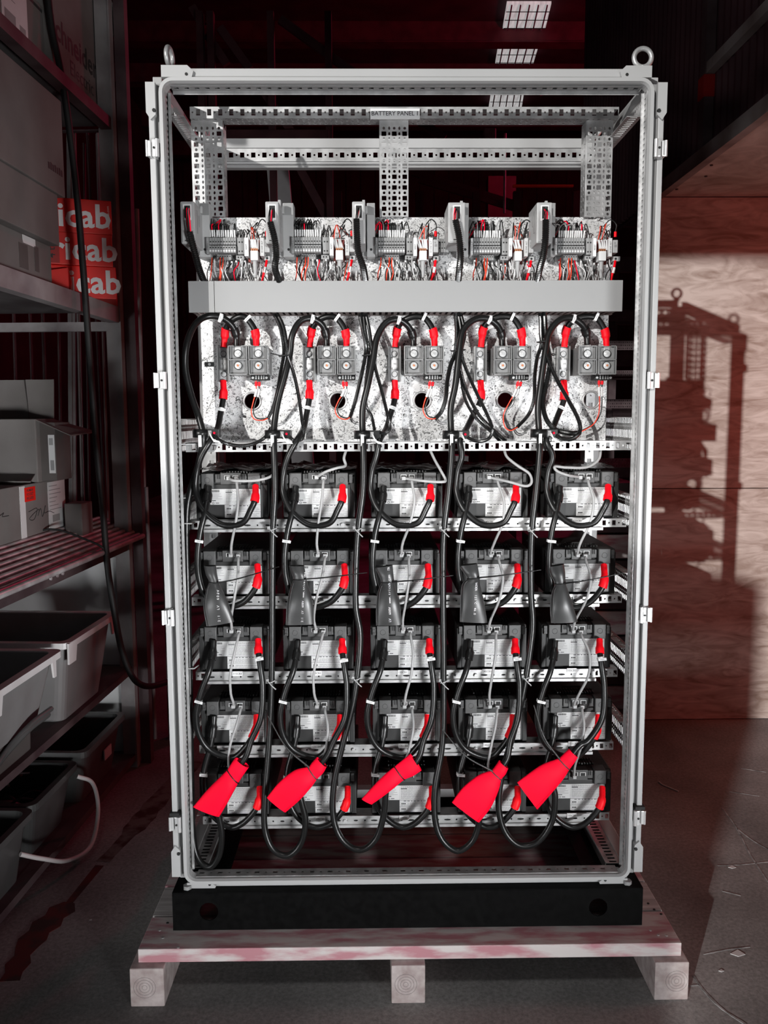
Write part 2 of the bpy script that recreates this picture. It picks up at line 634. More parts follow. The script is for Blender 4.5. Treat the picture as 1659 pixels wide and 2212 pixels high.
floor = struct('floor', MB().box((-9, -10, -0.12), (9, 17, 0)), 'concrete_floor')
tag(strip_on_floor([fl(20, 2120), fl(70, 2030), fl(150, 1950)], [0.06, 0.09, 0.05], jit=0.35).build('line_marking', 'line_red', floor), 'worn reddish stretch of the painted line')
tag(strip_on_floor([fl(150, 1950), fl(215, 1870)], [0.03, 0.055, 0.03], jit=0.35).build('line_marking', 'line_red', floor), 'thin worn stretch of the painted line')
tag(strip_on_floor([fl(222, 1862), fl(290, 1790), fl(345, 1725), fl(420, 1645)], [0.045, 0.08, 0.08, 0.08], jit=0.12).build('line_marking', 'line_paint', floor), 'pale stretch of the painted line')
for pp in ([(1560, 1745), (1592, 1790), (1620, 1845), (1659, 1905)], [(1592, 1790), (1625, 1815), (1659, 1835)], [(1497, 2107), (1520, 2140), (1560, 2180), (1612, 2214)],
           [(1487, 2130), (1510, 2128)], [(1575, 1710), (1640, 1720)], [(1600, 1660), (1655, 1668)], [(1520, 2062), (1570, 2052), (1620, 2046)], [(1550, 1870), (1600, 1868), (1659, 1862)], [(1560, 1925), (1600, 1935)]):
    strip_on_floor([fl(*q) for q in pp], random.uniform(0.003, 0.006), jit=0.4).build('crack', 'crack_dust', floor)

mb = MB()
mb.box((-9, 15.9, 0), (9, 16.1, 7))
for i in range(60):
    mb.box((-9 + i * 0.3, 15.86, 0), (-8.9 + i * 0.3, 15.9, 7))
struct('wall_back', mb, 'maroon_shade_dark')
struct('wall_left', MB().box((-4.2, 1.6, 0), (-4.0, 16, 7)), 'maroon_shade_dark')
struct('wall_right', MB().box((5.0, -4.6, 0), (5.2, 16, 7)), 'maroon_shade_dark')
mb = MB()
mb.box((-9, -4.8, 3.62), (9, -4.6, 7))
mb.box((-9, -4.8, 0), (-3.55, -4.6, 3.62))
struct('wall_front', mb, 'maroon_shade_dark')
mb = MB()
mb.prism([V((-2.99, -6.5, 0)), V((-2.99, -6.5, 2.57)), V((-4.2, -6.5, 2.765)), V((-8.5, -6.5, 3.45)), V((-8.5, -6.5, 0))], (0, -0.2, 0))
struct('sun_blocker', mb, 'rack_dark')  # unseen slab added to keep the sun off the lower cabinet
roof = struct('ceiling', MB().box((-9, -4.8, 6.62), (9, 16, 6.7)), 'maroon_shade_dark')
for i, yy in enumerate((5.0, 6.6, 8.3, 9.89, 11.25, 13.2, 14.8)):
    mb = MB()
    mb.box((-4.0, yy - 0.07, 6.36), (5.0, yy + 0.07, 6.62))
    mb.box((-4.0, yy - 0.11, 6.345), (5.0, yy + 0.11, 6.36))
    tag(mb.build('roof_beam', 'maroon_shade_steel', roof))
for n, (pp) in enumerate([[(1095, 8), (1191, 8), (1178, 62), (1086, 62)], [(1079, 84), (1168, 84), (1152, 137), (1070, 137)], [(1063, 188), (1134, 188), (1126, 238), (1055, 238)]]):
    q = [fl(a, b, 6.5) for a, b in pp]
    mb = MB()
    mb.prism([q[0], q[1], q[2], q[3]], (0, 0, 0.03))
    wn = struct('window_%d' % (n + 1), mb, 'skylight_panel')
    for k in range(5):
        t = (k + 0.55) / 5.0
        a, b = q[0].lerp(q[1], t), q[3].lerp(q[2], t)
        MB().bar(a - V((0, 0, 0.02)), b - V((0, 0, 0.02)), 0.016, 0.016, 0, (0, 0, 1)).build('glazing_rib', 'print_grey', wn)
    for k in range(3):
        t = (k + 0.5) / 3.0
        a, b = q[0].lerp(q[3], t), q[1].lerp(q[2], t)
        MB().bar(a - V((0, 0, 0.045)), b - V((0, 0, 0.045)), 0.007, 0.007, 0, (0, 0, 1)).build('wire', 'dark_hole', wn)

# small gaps of daylight in the far left corner of the hall
for n, (x0, y0, x1, y1, Y) in enumerate([(404, 188, 455, 238, 14), (481, 186, 494, 236, 14), (395, 112, 404, 128, 13)]):
    a, b = at(x0, y1, Y), at(x1, y0, Y)
    wn = struct('window_%d' % (n + 4), MB().box((a.x, Y, a.z), (b.x, Y + 0.05, b.z)), 'skylight_panel')
    if n < 2:
        for k in range(3):
            z = a.z + (b.z - a.z) * (0.25 + 0.27 * k)
            MB().bar((a.x, Y - 0.03, z + 0.03 * k), (b.x, Y - 0.03, z - 0.03 * (k - 1)), 0.05, 0.05, 0).build('glazing_bar', 'dark_hole', wn)

# plywood bay on the right with its ceiling and the mezzanine above
zj = at(1550, 1055, 1.8).z
wp = MB()
wp.box((1.19, 1.825, 0.0), (4.2, 1.86, 2.40))
wb = struct('wall_bay', wp, 'mezz_timber')
MB().box((1.19, 1.80, 0.004), (2.45, 1.825, zj - 0.002)).build('plywood_panel', 'plywood', wb)
MB().box((2.455, 1.80, 0.004), (4.2, 1.825, zj - 0.002)).build('plywood_panel', 'plywood', wb)
MB().box((1.19, 1.802, zj + 0.002), (3.0, 1.825, 2.39)).build('plywood_panel', 'plywood', wb)
MB().box((3.005, 1.80, zj + 0.002), (4.2, 1.825, 2.39)).build('plywood_panel', 'plywood', wb)
cb = struct('ceiling_bay', MB().box((1.20, -0.6, 2.393), (4.2, 1.80, 2.412)), 'plywood')
MB().box((1.165, -0.6, 2.385), (1.20, 1.86, 2.44)).build('edge_board', 'mezz_timber', cb)
for px_, py_ in ((1462, 408), (1525, 380), (1537, 356)):
    p = fl(px_, py_, 2.393)
    MB().cyl(p, p + V((0, 0, -0.004)), 0.006, 10).build('knot', 'cardboard_dark', cb)
mb = MB()
prof = []
yy = -0.6
while yy < 3.4:
    prof += [(1.24, yy), (1.24, yy + 0.024), (1.222, yy + 0.032), (1.222, yy + 0.048)]
    yy += 0.058
mb.loft([[V((x, y, 2.44)) for x, y in prof] + [V((1.27, y, 2.44)) for x, y in prof[::-1]], [V((x, y, 4.6)) for x, y in prof] + [V((1.27, y, 4.6)) for x, y in prof[::-1]]], 0, False, False)
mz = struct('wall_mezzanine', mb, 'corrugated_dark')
MB().box((1.185, 1.31, 2.44), (1.222, 1.36, 4.6)).build('post', 'rack_dark', mz)
MB().box((1.19, -0.6, 2.725), (1.222, 1.34, 2.765)).build('rail', 'mezz_timber', mz)
MB().box((1.18, 1.305, 2.64), (1.222, 1.365, 2.72)).build('bracket', 'carton_red_dark', mz)

# ================================================================== PALLET AND CABINET
T, B = 2.235, 0.235
pal = thing('pallet', 'weathered timber pallet on the floor under the open battery cabinet', 'pallet', (0, 0.25, 0))
PX0, PX1, PY0, PY1 = -0.672, 0.677, -0.104, 0.74
bw = (PY1 - PY0 - 5 * 0.006) / 6
for k in range(6):
    y0 = PY0 + k * (bw + 0.006)
    mb = MB().box((PX0 + random.uniform(0, .004), y0, 0.1), (PX1 - random.uniform(0, .004), y0 + bw, 0.135), 0, 0.002)
    mb.build('deck_board', 'pallet_wood_red' if k in (0, 2, 3) else 'pallet_wood', pal)
for k, (xa, xb) in enumerate(((-0.685, -0.602), (-0.046, 0.037), (0.603, 0.687))):
    mb = MB().box((xa, -0.127, 0.0), (xb, PY1, 0.0995), 0, 0.003)
    tag(mb.build('bearer', 'end_grain' if k != 1 else 'end_grain', pal))
    cx = (xa + xb) / 2 + (0.012 if k == 2 else -0.006)
    for r in (0.006, 0.013, 0.020, 0.027):
        MB().ring((cx, -0.1268, 0.05), (1, 0, 0), (0, 0, 1), r, 0.0005, 24, 5).build('growth_ring', 'cardboard', pal)
for px_, py_ in ((385, 2047), (352, 2026), (345, 2010), (362, 1994), (380, 1975), (1405, 2010), (1422, 2020), (1440, 2021), (1428, 1975), (1413, 1965), (1400, 1952)):
    p = fl(px_, py_, 0.135)
    MB().cyl(p, p + V((0, 0, 0.0015)), 0.0035, 8).build('nail_head', 'zinc_steel' if py_ > 2005 else 'dark_hole', pal)

cab = thing('electrical_cabinet', 'tall open grey steel cabinet frame with lifting eyes, standing on the pallet', 'cabinet', (0, 0.25, 0.135))
# plinth (black base frame); two round lifting holes in its front
mb = MB()
FX0, FX1, FY = -0.60, 0.60, -0.028
hc = [FX0 + 0, ]
cols = [0.060, 0.064, 0.93, 0.064, 0.082]
mb.sheet((FX0, FY, 0.135), (1, 0, 0), (0, 0, 1), cols, [0.018, 0.064, 0.018], lambda i, j: ('c', 0.024, 16) if (j == 1 and i in (1, 3)) else None, 0.003)
mb.box((FX0, FY, 0.2345), (FX1, 0.045, 0.2365))
mb.box((FX0, FY + 0.003, 0.135), (FX0 + 0.003, 0.56, 0.235))
mb.box((FX1 - 0.003, FY + 0.003, 0.135), (FX1, 0.56, 0.235))
mb.box((FX0, 0.557, 0.135), (FX1, 0.56, 0.235))
mb.box((FX0 + 0.003, 0.045, 0.232), (FX0 + 0.13, 0.56, 0.235))
mb.box((FX1 - 0.13, 0.045, 0.232), (FX1 - 0.003, 0.56, 0.235))
pl = mb.build('plinth', 'plinth_black', cab)
for s in (-1, 1):
    MB().cyl((s * 0.565, -0.008, 0.2365), (s * 0.565, -0.008, 0.246), 0.011, 6).build('fixing_bolt', 'groove_grey', pl)


def rr_path(hx, z0, z1, r, n=6):
    out = []
    for cx, cz, a0 in ((hx - r, z1 - r, 0), (-hx + r, z1 - r, 90), (-hx + r, z0 + r, 180), (hx - r, z0 + r, 270)):
        for k in range(n + 1):
            a = math.radians(a0 + 90 * k / n)
            out.append((cx + r * math.cos(a), cz + r * math.sin(a), math.cos(a), math.sin(a)))
    return out


# front sealing bead around the opening
mb = MB()
pth = rr_path(0.5745, 0.247, 2.214, 0.034)
prof = [(0.0, -0.004), (0.0025, -0.012), (0.0105, -0.012), (0.0135, -0.004), (0.0135, 0.02), (0.0, 0.02)]
rings = []
for x, z, nx, nz in pth + pth[:1]:
    rings.append([V((x - nx * a, b, z - nz * a)) for a, b in prof])
mb.loft(rings, 0, False, False)
mb.build('sealing_bead', 'enclosure_grey', cab)
for s in (-1, 1):
    mb = MB()
    mb.box((s * 0.600, 0.0, B + 0.03), (s * 0.5865, 0.05, T - 0.075), 0, 0.002)
    mb.box((s * 0.5865, 0.012, B + 0.02), (s * 0.560, 0.05, T - 0.03), 1)  # groove body in darker grey, the recess shade put into its colour
    pst = mb.build('front_post', ['enclosure_grey', 'groove_grey'], cab)
    # perforated return inside the post
    n = 150
    mb = MB().sheet((s * 0.560, 0.002, 0.27), (0, 1, 0), (0, 0, 1), [0.024], [1.92 / n] * n, lambda i, j: ('r', 0.012, 0.0062), 0.0015)
    mb.box((s * 0.5605, 0.026, 0.27), (s * 0.553, 0.028, 2.19))
    mb.build('perforated_strip', 'zinc_steel', pst)
    # rear post
    mb = MB()
    mb.box((s * 0.600, 0.497, B + 0.03), (s * 0.562, 0.535, T - 0.03), 0, 0.003)
    mb.box((s * 0.562, 0.512, B + 0.03), (s * 0.553, 0.535, T - 0.03), 1)
    rp = mb.build('rear_post', ['enclosure_grey', 'groove_grey'], cab)
    x0 = 0.556 if s > 0 else -0.582
    n = 68
    MB().sheet((x0, 0.494, 0.28), (1, 0, 0), (0, 0, 1), [0.026], [1.9 / n] * n, lambda i, j: ('r', 0.012, 0.012) if j % 2 == 0 else ('c', 0.003), 0.0015).build('perforated_strip', 'zinc_steel', rp)
    # top and bottom side rails
    mb = MB()
    mb.box((s * 0.600, 0.05, 2.208), (s * 0.578, 0.497, T), 0, 0.002)
    mb.box((s * 0.578, 0.05, 2.190), (s * 0.566, 0.497, 2.215), 1)
    tr = mb.build('side_rail', ['enclosure_grey', 'groove_grey'], cab)
    n = 34
    MB().sheet((s * 0.565, 0.06, 2.152), (0, 1, 0), (0, 0, 1), [0.43 / n] * n, [0.034], lambda i, j: ('r', 0.0062, 0.018), 0.0015).build('perforated_strip', 'zinc_steel', tr)
    mb = MB().sheet((s * 0.566 if s < 0 else 0.530, 0.06, 2.150), (1, 0, 0), (0, 1, 0), [0.036], [0.43 / n] * n, lambda i, j: ('r', 0.018, 0.0065), 0.0015)
    mb.build('perforated_flange', 'zinc_steel', tr)
    mb = MB()
    mb.box((s * 0.600, 0.05, B + 0.003), (s * 0.566, 0.497, B + 0.028), 0, 0.002)
    br = mb.build('side_rail', ['enclosure_grey'], cab)
    n = 26
    MB().sheet((-0.566 if s < 0 else 0.526, 0.05, B + 0.026), (1, 0, 0), (0, 1, 0), [0.040], [0.445 / n] * n, lambda i, j: ('r', 0.020, 0.008), 0.0015).build('perforated_flange', 'zinc_steel', br)
    MB().box((s * 0.526, 0.05, B + 0.003), (s * 0.524, 0.495, B + 0.028)).build('lip', 'enclosure_grey', br)
    # corner caps
    for top in (1, 0):
        z0 = T - 0.022 if top else B - 0.002
        z1 = T + 0.004 if top else B + 0.016
        zi = z0 if top else z1
        xo, xi = s * 0.566, s * 0.492
        poly = [V((xo, -0.008, z0)), V((xo, -0.008, z1)), V((xi + s * 0.014, -0.008, z1)), V((xi, -0.008, (z0 + z1) / 2)), V((xi + s * 0.004, -0.008, z0))]
        cc = MB().prism(poly, (0, 0.05, 0)).build('corner_cap', 'enclosure_grey', cab)
        px_ = s * 0.508
        MB().cyl((px_, -0.0095, zi + (0.006 if top else -0.004)), (px_, -0.006, zi + (0.006 if top else -0.004)), 0.0035, 10).build('screw', 'dark_hole', cc)
        za, zb = (T - 0.115, T - 0.032) if top else (B + 0.032, B + 0.115)
        zt = za if top else zb
        zc = zb if top else za
        dz = 0.016 if top else -0.016
        poly = [V((s * 0.604, -0.006, zc)), V((s * 0.604, -0.006, zt + dz)), V((s * 0.594, -0.006, zt)), V((s * 0.582, -0.006, zt + dz * 0.7)), V((s * 0.582, -0.006, zc))]
        cc = MB().prism(poly, (0, 0.05, 0)).build('corner_cap', 'enclosure_grey', cab)
        zz = zt + (0.020 if top else -0.020)
        MB().cyl((s * 0.585, -0.009, zz), (s * 0.585, -0.004, zz), 0.0042, 10).build('screw', 'dark_hole', cc)
# top front rail, bottom front rail
mb = MB()
mb.box((-0.56, 0.0, T - 0.019), (0.56, 0.05, T), 0, 0.002)
mb.box((-0.55, 0.008, T - 0.021), (0.55, 0.05, T - 0.019), 1)
tf = mb.build('top_front_rail', ['enclosure_grey', 'groove_grey'], cab)
n = 46
MB().sheet((-0.55, 0.006, 2.1995), (1, 0, 0), (0, 1, 0), [1.1 / n] * n, [0.030], lambda i, j: ('r', 0.011, 0.012), 0.0015).build('perforated_flange', 'groove_grey', tf)
MB().box((-0.55, 0.036, 2.190), (0.55, 0.038, 2.214)).build('flange_lip', 'zinc_steel', tf)
mb = MB()
mb.box((-0.56, 0.0, B + 0.002), (0.56, 0.05, B + 0.0155), 0, 0.002)
bf = mb.build('bottom_front_rail', ['enclosure_grey'], cab)
MB().sheet((-0.545, 0.004, 0.262), (1, 0, 0), (0, 1, 0), [1.09 / n] * n, [0.034], lambda i, j: ('r', 0.012, 0.011) if i % 2 == 0 else ('c', 0.003), 0.0015).build('perforated_flange', 'zinc_steel', bf)
# rear top and bottom rails
mb = MB()
mb.box((-0.565, 0.497, 2.208), (0.565, 0.535, T), 0, 0.002)
mb.box((-0.562, 0.500, 2.165), (0.562, 0.502, 2.17))
mb.box((-0.562, 0.505, 2.155), (0.562, 0.53, 2.166), 1)
rt = mb.build('rear_top_rail', ['enclosure_grey', 'groove_grey'], cab)
n = 70
MB().sheet((-0.562, 0.496, 2.170), (1, 0, 0), (0, 0, 1), [1.124 / n] * n, [0.036], lambda i, j: ('r', 0.0125, 0.014) if i % 2 == 0 else ('c', 0.003), 0.0015).build('perforated_strip', 'zinc_steel', rt)
MB().sheet((-0.562, 0.50, 2.163), (1, 0, 0), (0, 1, 0), [1.124 / n] * n, [0.026], lambda i, j: ('r', 0.007, 0.012), 0.0012).build('perforated_flange', 'groove_grey', rt)
mb = MB().box((-0.565, 0.497, B + 0.003), (0.565, 0.535, B + 0.03), 0, 0.002)
mb.build('rear_bottom_rail', ['enclosure_grey'], cab)
# lifting eyes
for sx, yy, flat in ((1, 0.02, True), (-1, 0.02, False), (1, 0.515, True), (-1, 0.515, False)):
    cx = sx * 0.552 if yy < 0.1 else sx * 0.565
    c = V((cx, yy, T + 0.032))
    mb = MB()
    d = V((1, 0, 0)) if flat else V((0.12, 0.99, 0))
    mb.ring(c, d, V((0, 0, 1)), 0.0205, 0.0058)
    mb.cyl((cx, yy, T), (cx, yy, T + 0.008), 0.0115, 16)
    mb.cyl((cx, yy, T + 0.006), (cx, yy, T + 0.013), 0.007, 12)
    mb.build('lifting_eye', 'zinc_steel', cab)
# door hinges / latch clips on both posts
for sx, pxs in ((-1, ((328, 322), (348, 822), (365, 1333), (379, 1778))), (1, ((1428, 322), (1409, 822), (1391, 1327), (1378, 1764)))):
    for k, (hx, hy) in enumerate(pxs):
        c = at(hx, hy, -0.005)
        z = c.z
        ho = MB()
        ho.box((sx * 0.581, -0.016, z - 0.020), (sx * 0.5905, 0.012, z + 0.020), 0, 0.002)
        ho.cyl((sx * 0.5795, -0.013, z - 0.020), (sx * 0.5795, -0.013, z + 0.020), 0.005, 12)
        hg = ho.build('hinge', 'chrome', cab)
        mb = MB()
        mb.box((sx * 0.594, -0.012, z - 0.018), (sx * 0.6035, 0.014, z + 0.018), 0, 0.002)
        mb.cyl((sx * 0.6035, -0.010, z - 0.018), (sx * 0.6035, -0.010, z + 0.018), 0.0035, 10)
        mb.build('hinge_leaf', 'chrome', hg)
        MB().cyl((sx * 0.586, -0.0175, z), (sx * 0.586, -0.015, z), 0.0028, 10).build('hinge_hole', 'dark_hole', hg)
        if k == 3:
            MB().box((sx * 0.580, -0.010, z + 0.020), (sx * 0.604, 0.012, z + 0.028)).build('hinge_slot', 'dark_hole', hg)

# upper perforated rail with the name plate, and the three hanging columns
ur0, ur1 = -0.543, 0.547
n = 78
cw_ = (ur1 - ur0) / n
mb = MB().sheet((ur0, 0.19, 2.189), (1, 0, 0), (0, 0, 1), [cw_] * n, [0.027], lambda i, j: ('r', 0.0105, 0.0155) if i % 2 else ('c', 0.0026), 0.002)
mb.box((ur0, 0.192, 2.214), (ur1, 0.24, 2.216))
urail = mb.build('perforated_rail', 'zinc_steel', cab)
mb = MB().sheet((ur0, 0.19, 2.189), (1, 0, 0), (0, 1, 0), [cw_] * n, [0.016, 0.016, 0.016], lambda i, j: ('o', 0.010, 0.0085) if (i % 2 == 0) != (j == 1) else ('c', 0.003), 0.0015)
mb.build('perforated_flange', 'zinc_steel', urail)
a, b = at(800, 257, 0.184), at(907, 234, 0.184)
mb = MB().box((a.x, 0.184, a.z), (b.x, 0.189, b.z), 0, 0.001)
mb.text('BATTERY PANEL 1', ((a.x + b.x) / 2, 0.1835, (a.z + b.z) / 2), 0.0148, (1, 0, 0), (0, 0, 1), 1, 0.008)
tag(mb.build('name_plate', ['white_plastic', 'print_ink'], urail), 'white plate reading BATTERY PANEL 1')
for cx0, cx1 in ((420, 466), (822, 882), (1263, 1324)):
    a, b = at(cx0, 469, 0.21), at(cx1, 262, 0.21)
    wd = b.x - a.x
    if cx0 == 420:
        wd = at(485, 262, 0.21).x - a.x - 0.004
    cols = [wd * q for q in (0.26, 0.12, 0.24, 0.12, 0.26)]
    nr = 18
    rh = (2.189 - a.z) / nr

    def hole(i, j):
        if i in (1, 3):
            return ('o', 0.0056, 0.0085)
        return ('r', 0.0120, 0.0112) if j % 2 else ('c', 0.0036)
    mb = MB().sheet((a.x, 0.206, a.z), (1, 0, 0), (0, 0, 1), cols, [rh] * nr, hole, 0.002)
    co = mb.build('perforated_column', 'zinc_steel', cab)
    for xx in (a.x, a.x + wd):
        MB().sheet((xx, 0.207, a.z), (0, 1, 0), (0, 0, 1), [0.024, 0.024], [rh] * nr, lambda i, j: ('r', 0.0115, 0.010) if (j % 2 and i == 0) else ('c', 0.003), 0.002).build('column_flange', 'zinc_steel', co)
    MB().box((a.x, 0.2065, 2.176), (a.x + wd, 0.25, 2.1885)).build('column_cap', 'zinc_steel', co)

# galvanised mounting plate with five round cable holes
PYY = 0.22
hp = [at(545, 866, PYY), at(730, 866, PYY), at(912, 866, PYY), at(1091, 865, PYY), at(1277, 863, PYY)]
gx0, gx1 = -0.536, 0.542
gz0, gz1 = 1.368, 1.951
hs = 0.054
cols, hol, x = [], [], gx0
for q in hp:
    cols += [q.x - hs / 2 - x, hs]
    hol += [False, True]
    x = q.x + hs / 2
cols.append(gx1 - x)
hol.append(False)
hz = sum(q.z for q in hp) / 5
rows = [hz - hs / 2 - gz0, hs, gz1 - hz - hs / 2]
mb = MB().sheet((gx0, PYY, gz0), (1, 0, 0), (0, 0, 1), cols, rows, lambda i, j: ('c', 0.0205, 24) if (j == 1 and hol[i]) else None, 0.003)
plate = mb.build('mounting_plate', 'galvanised_plate', cab)
for q in hp:
    MB().ring((q.x, PYY - 0.001, hz), (1, 0, 0), (0, 0, 1), 0.0225, 0.003, 28, 6).build('hole_grommet', 'zinc_steel', plate)
for px_, py_ in ((874, 475), (1291, 473), (456, 474), (876, 898), (1278, 892), (740, 477)):
    p = at(px_, py_, PYY)
    MB().cyl(p, p + V((0, -0.006, 0)), 0.0045, 12).build('plate_bolt', 'chrome', plate)

# side plates (perforated) carrying the cross rails, and the cross rails
RZ = [1.160, 0.960, 0.761, 0.561, 0.364]          # din rail centres
side_z = [1.388] + [z + 0.030 for z in RZ[:4]] + [0.40]
for s in (-1, 1):
    for k, z in enumerate(side_z[:5]):
        mb = MB().sheet((s * 0.586, 0.085, z - 0.043), (0, 1, 0), (0, 0, 1), [0.0135] * 30, [0.018, 0.010, 0.030, 0.010, 0.018],
                        lambda i, j: ('r', 0.0062, {0: 0.013, 2: 0.021, 4: 0.013}[j]) if j in (0, 2, 4) else ('c', 0.0026), 0.002)
        sp_ = mb.build('side_plate', 'zinc_steel', cab)
        MB().sheet((0.560 if s > 0 else -0.586, 0.085, z + 0.043), (1, 0, 0), (0, 1, 0), [0.026], [0.0135] * 30, lambda i, j: ('r', 0.014, 0.007), 0.002).build('side_plate_flange', 'zinc_steel', sp_)
        for dz in (-0.020, 0.014):
            MB().cyl((s * 0.586, 0.100, z + dz), (s * 0.577, 0.100, z + dz), 0.005, 6).build('bolt_head', 'zinc_steel', sp_)


def cross_rail(x0, x1, y, z, h, parent, n):
    cw = (x1 - x0) / n
    mb = MB().sheet((x0, y, z - h / 2), (1, 0, 0), (0, 0, 1), [cw] * n, [h], lambda i, j: ('r', cw * 0.72, h * 0.60) if i % 2 else ('c', 0.0022), 0.0018)
    mb.box((x0, y + 0.002, z + h / 2 - 0.0018), (x1, y + 0.040, z + h / 2))
    mb.box((x0, y + 0.002, z - h / 2), (x1, y + 0.040, z - h / 2 + 0.0018))
    return mb.build('cross_rail', 'zinc_steel', parent)


cross_rail(-0.556, 0.570, 0.088, 1.360, 0.024, cab, 88)
SN = ['11S', '12S', '13S', '14S', '15S']
MXp = {1: [(500, 1293), (688, 1293), (873, 1291), (1060, 1290), (1248, 1289)],
       2: [(513, 1455), (684, 1454), (870, 1452), (1052, 1450), (1235, 1448)],
       3: [(516, 1614), (683, 1613), (871, 1611), (1054, 1609), (1238, 1606)],
       4: [(506, 1772), (692, 1769), (873, 1766), (1053, 1763), (1235, 1761)],
       0: [(492, 1130), (682, 1130), (872, 1129), (1056, 1127), (1247, 1125)]}
for k, z in enumerate(RZ):
    cross_rail(-0.560 + 0.004 * k, 0.570 - 0.006 * k, 0.104, z, 0.022, cab, 88)
    x0, x1 = -0.522 + 0.008 * k * (k > 2), 0.505 - 0.004 * k
    mb = MB()
    n = 40
    cw = (x1 - x0) / n

    def dh(i, j):
        q = i % 4
        return ('o', 0.019, 0.0052) if q == 0 else (('c', 0.0024) if q in (1, 3) else ('o', 0.012, 0.0048))
    mb.sheet((x0, 0.094, z - 0.0095), (1, 0, 0), (0, 0, 1), [cw] * n, [0.019], dh, 0.0015)
    for sg in (1, -1):
        mb.box((x0, 0.0865, z + sg * 0.0095), (x1, 0.0955, z + sg * 0.0108))
        mb.box((x0, 0.0865, z + sg * 0.0108), (x1, 0.0885, z + sg * 0.0165))
    din = mb.build('din_rail', 'zinc_steel', cab)
    MB().box((x0, 0.0975, z - 0.009), (x1, 0.1035, z + 0.009)).build('slot_shade', 'dark_hole', din)  # black strip added behind the slots to paint them as shaded
    for j, (mx_, my_) in enumerate(MXp[k]):
        p = at(mx_, my_, 0.086)
        mb = MB().box((p.x - 0.0128, 0.0842, p.z - 0.0062), (p.x + 0.0128, 0.0862, p.z + 0.0062))
        mb.text(SN[j] + 'CB%d' % (k + 1), (p.x, 0.084, p.z), 0.0072, (1, 0, 0), (0, 0, 1), 1, 0.008)
        tag(mb.build('marker', ['white_plastic', 'print_ink'], din), 'white marker reading %sCB%d' % (SN[j], k + 1))
    for px_ in ((740,), (1115,), (765, 1028), (498, 764, 1028), (484, 746, 1035))[k]:
        p = at(px_, {0: 1134, 1: 1297, 2: 1458, 3: 1615, 4: 1774}[k], 0.092)
        MB().cyl((p.x, 0.094, z), (p.x, 0.088, z), 0.0048, 12).build('rail_screw', 'chrome', din)

# ================================================================== BATTERIES (5 rows x 5 strings)
SC = 0.00119                                                   # metres per photo pixel on the battery fronts
LABZ = 0.0


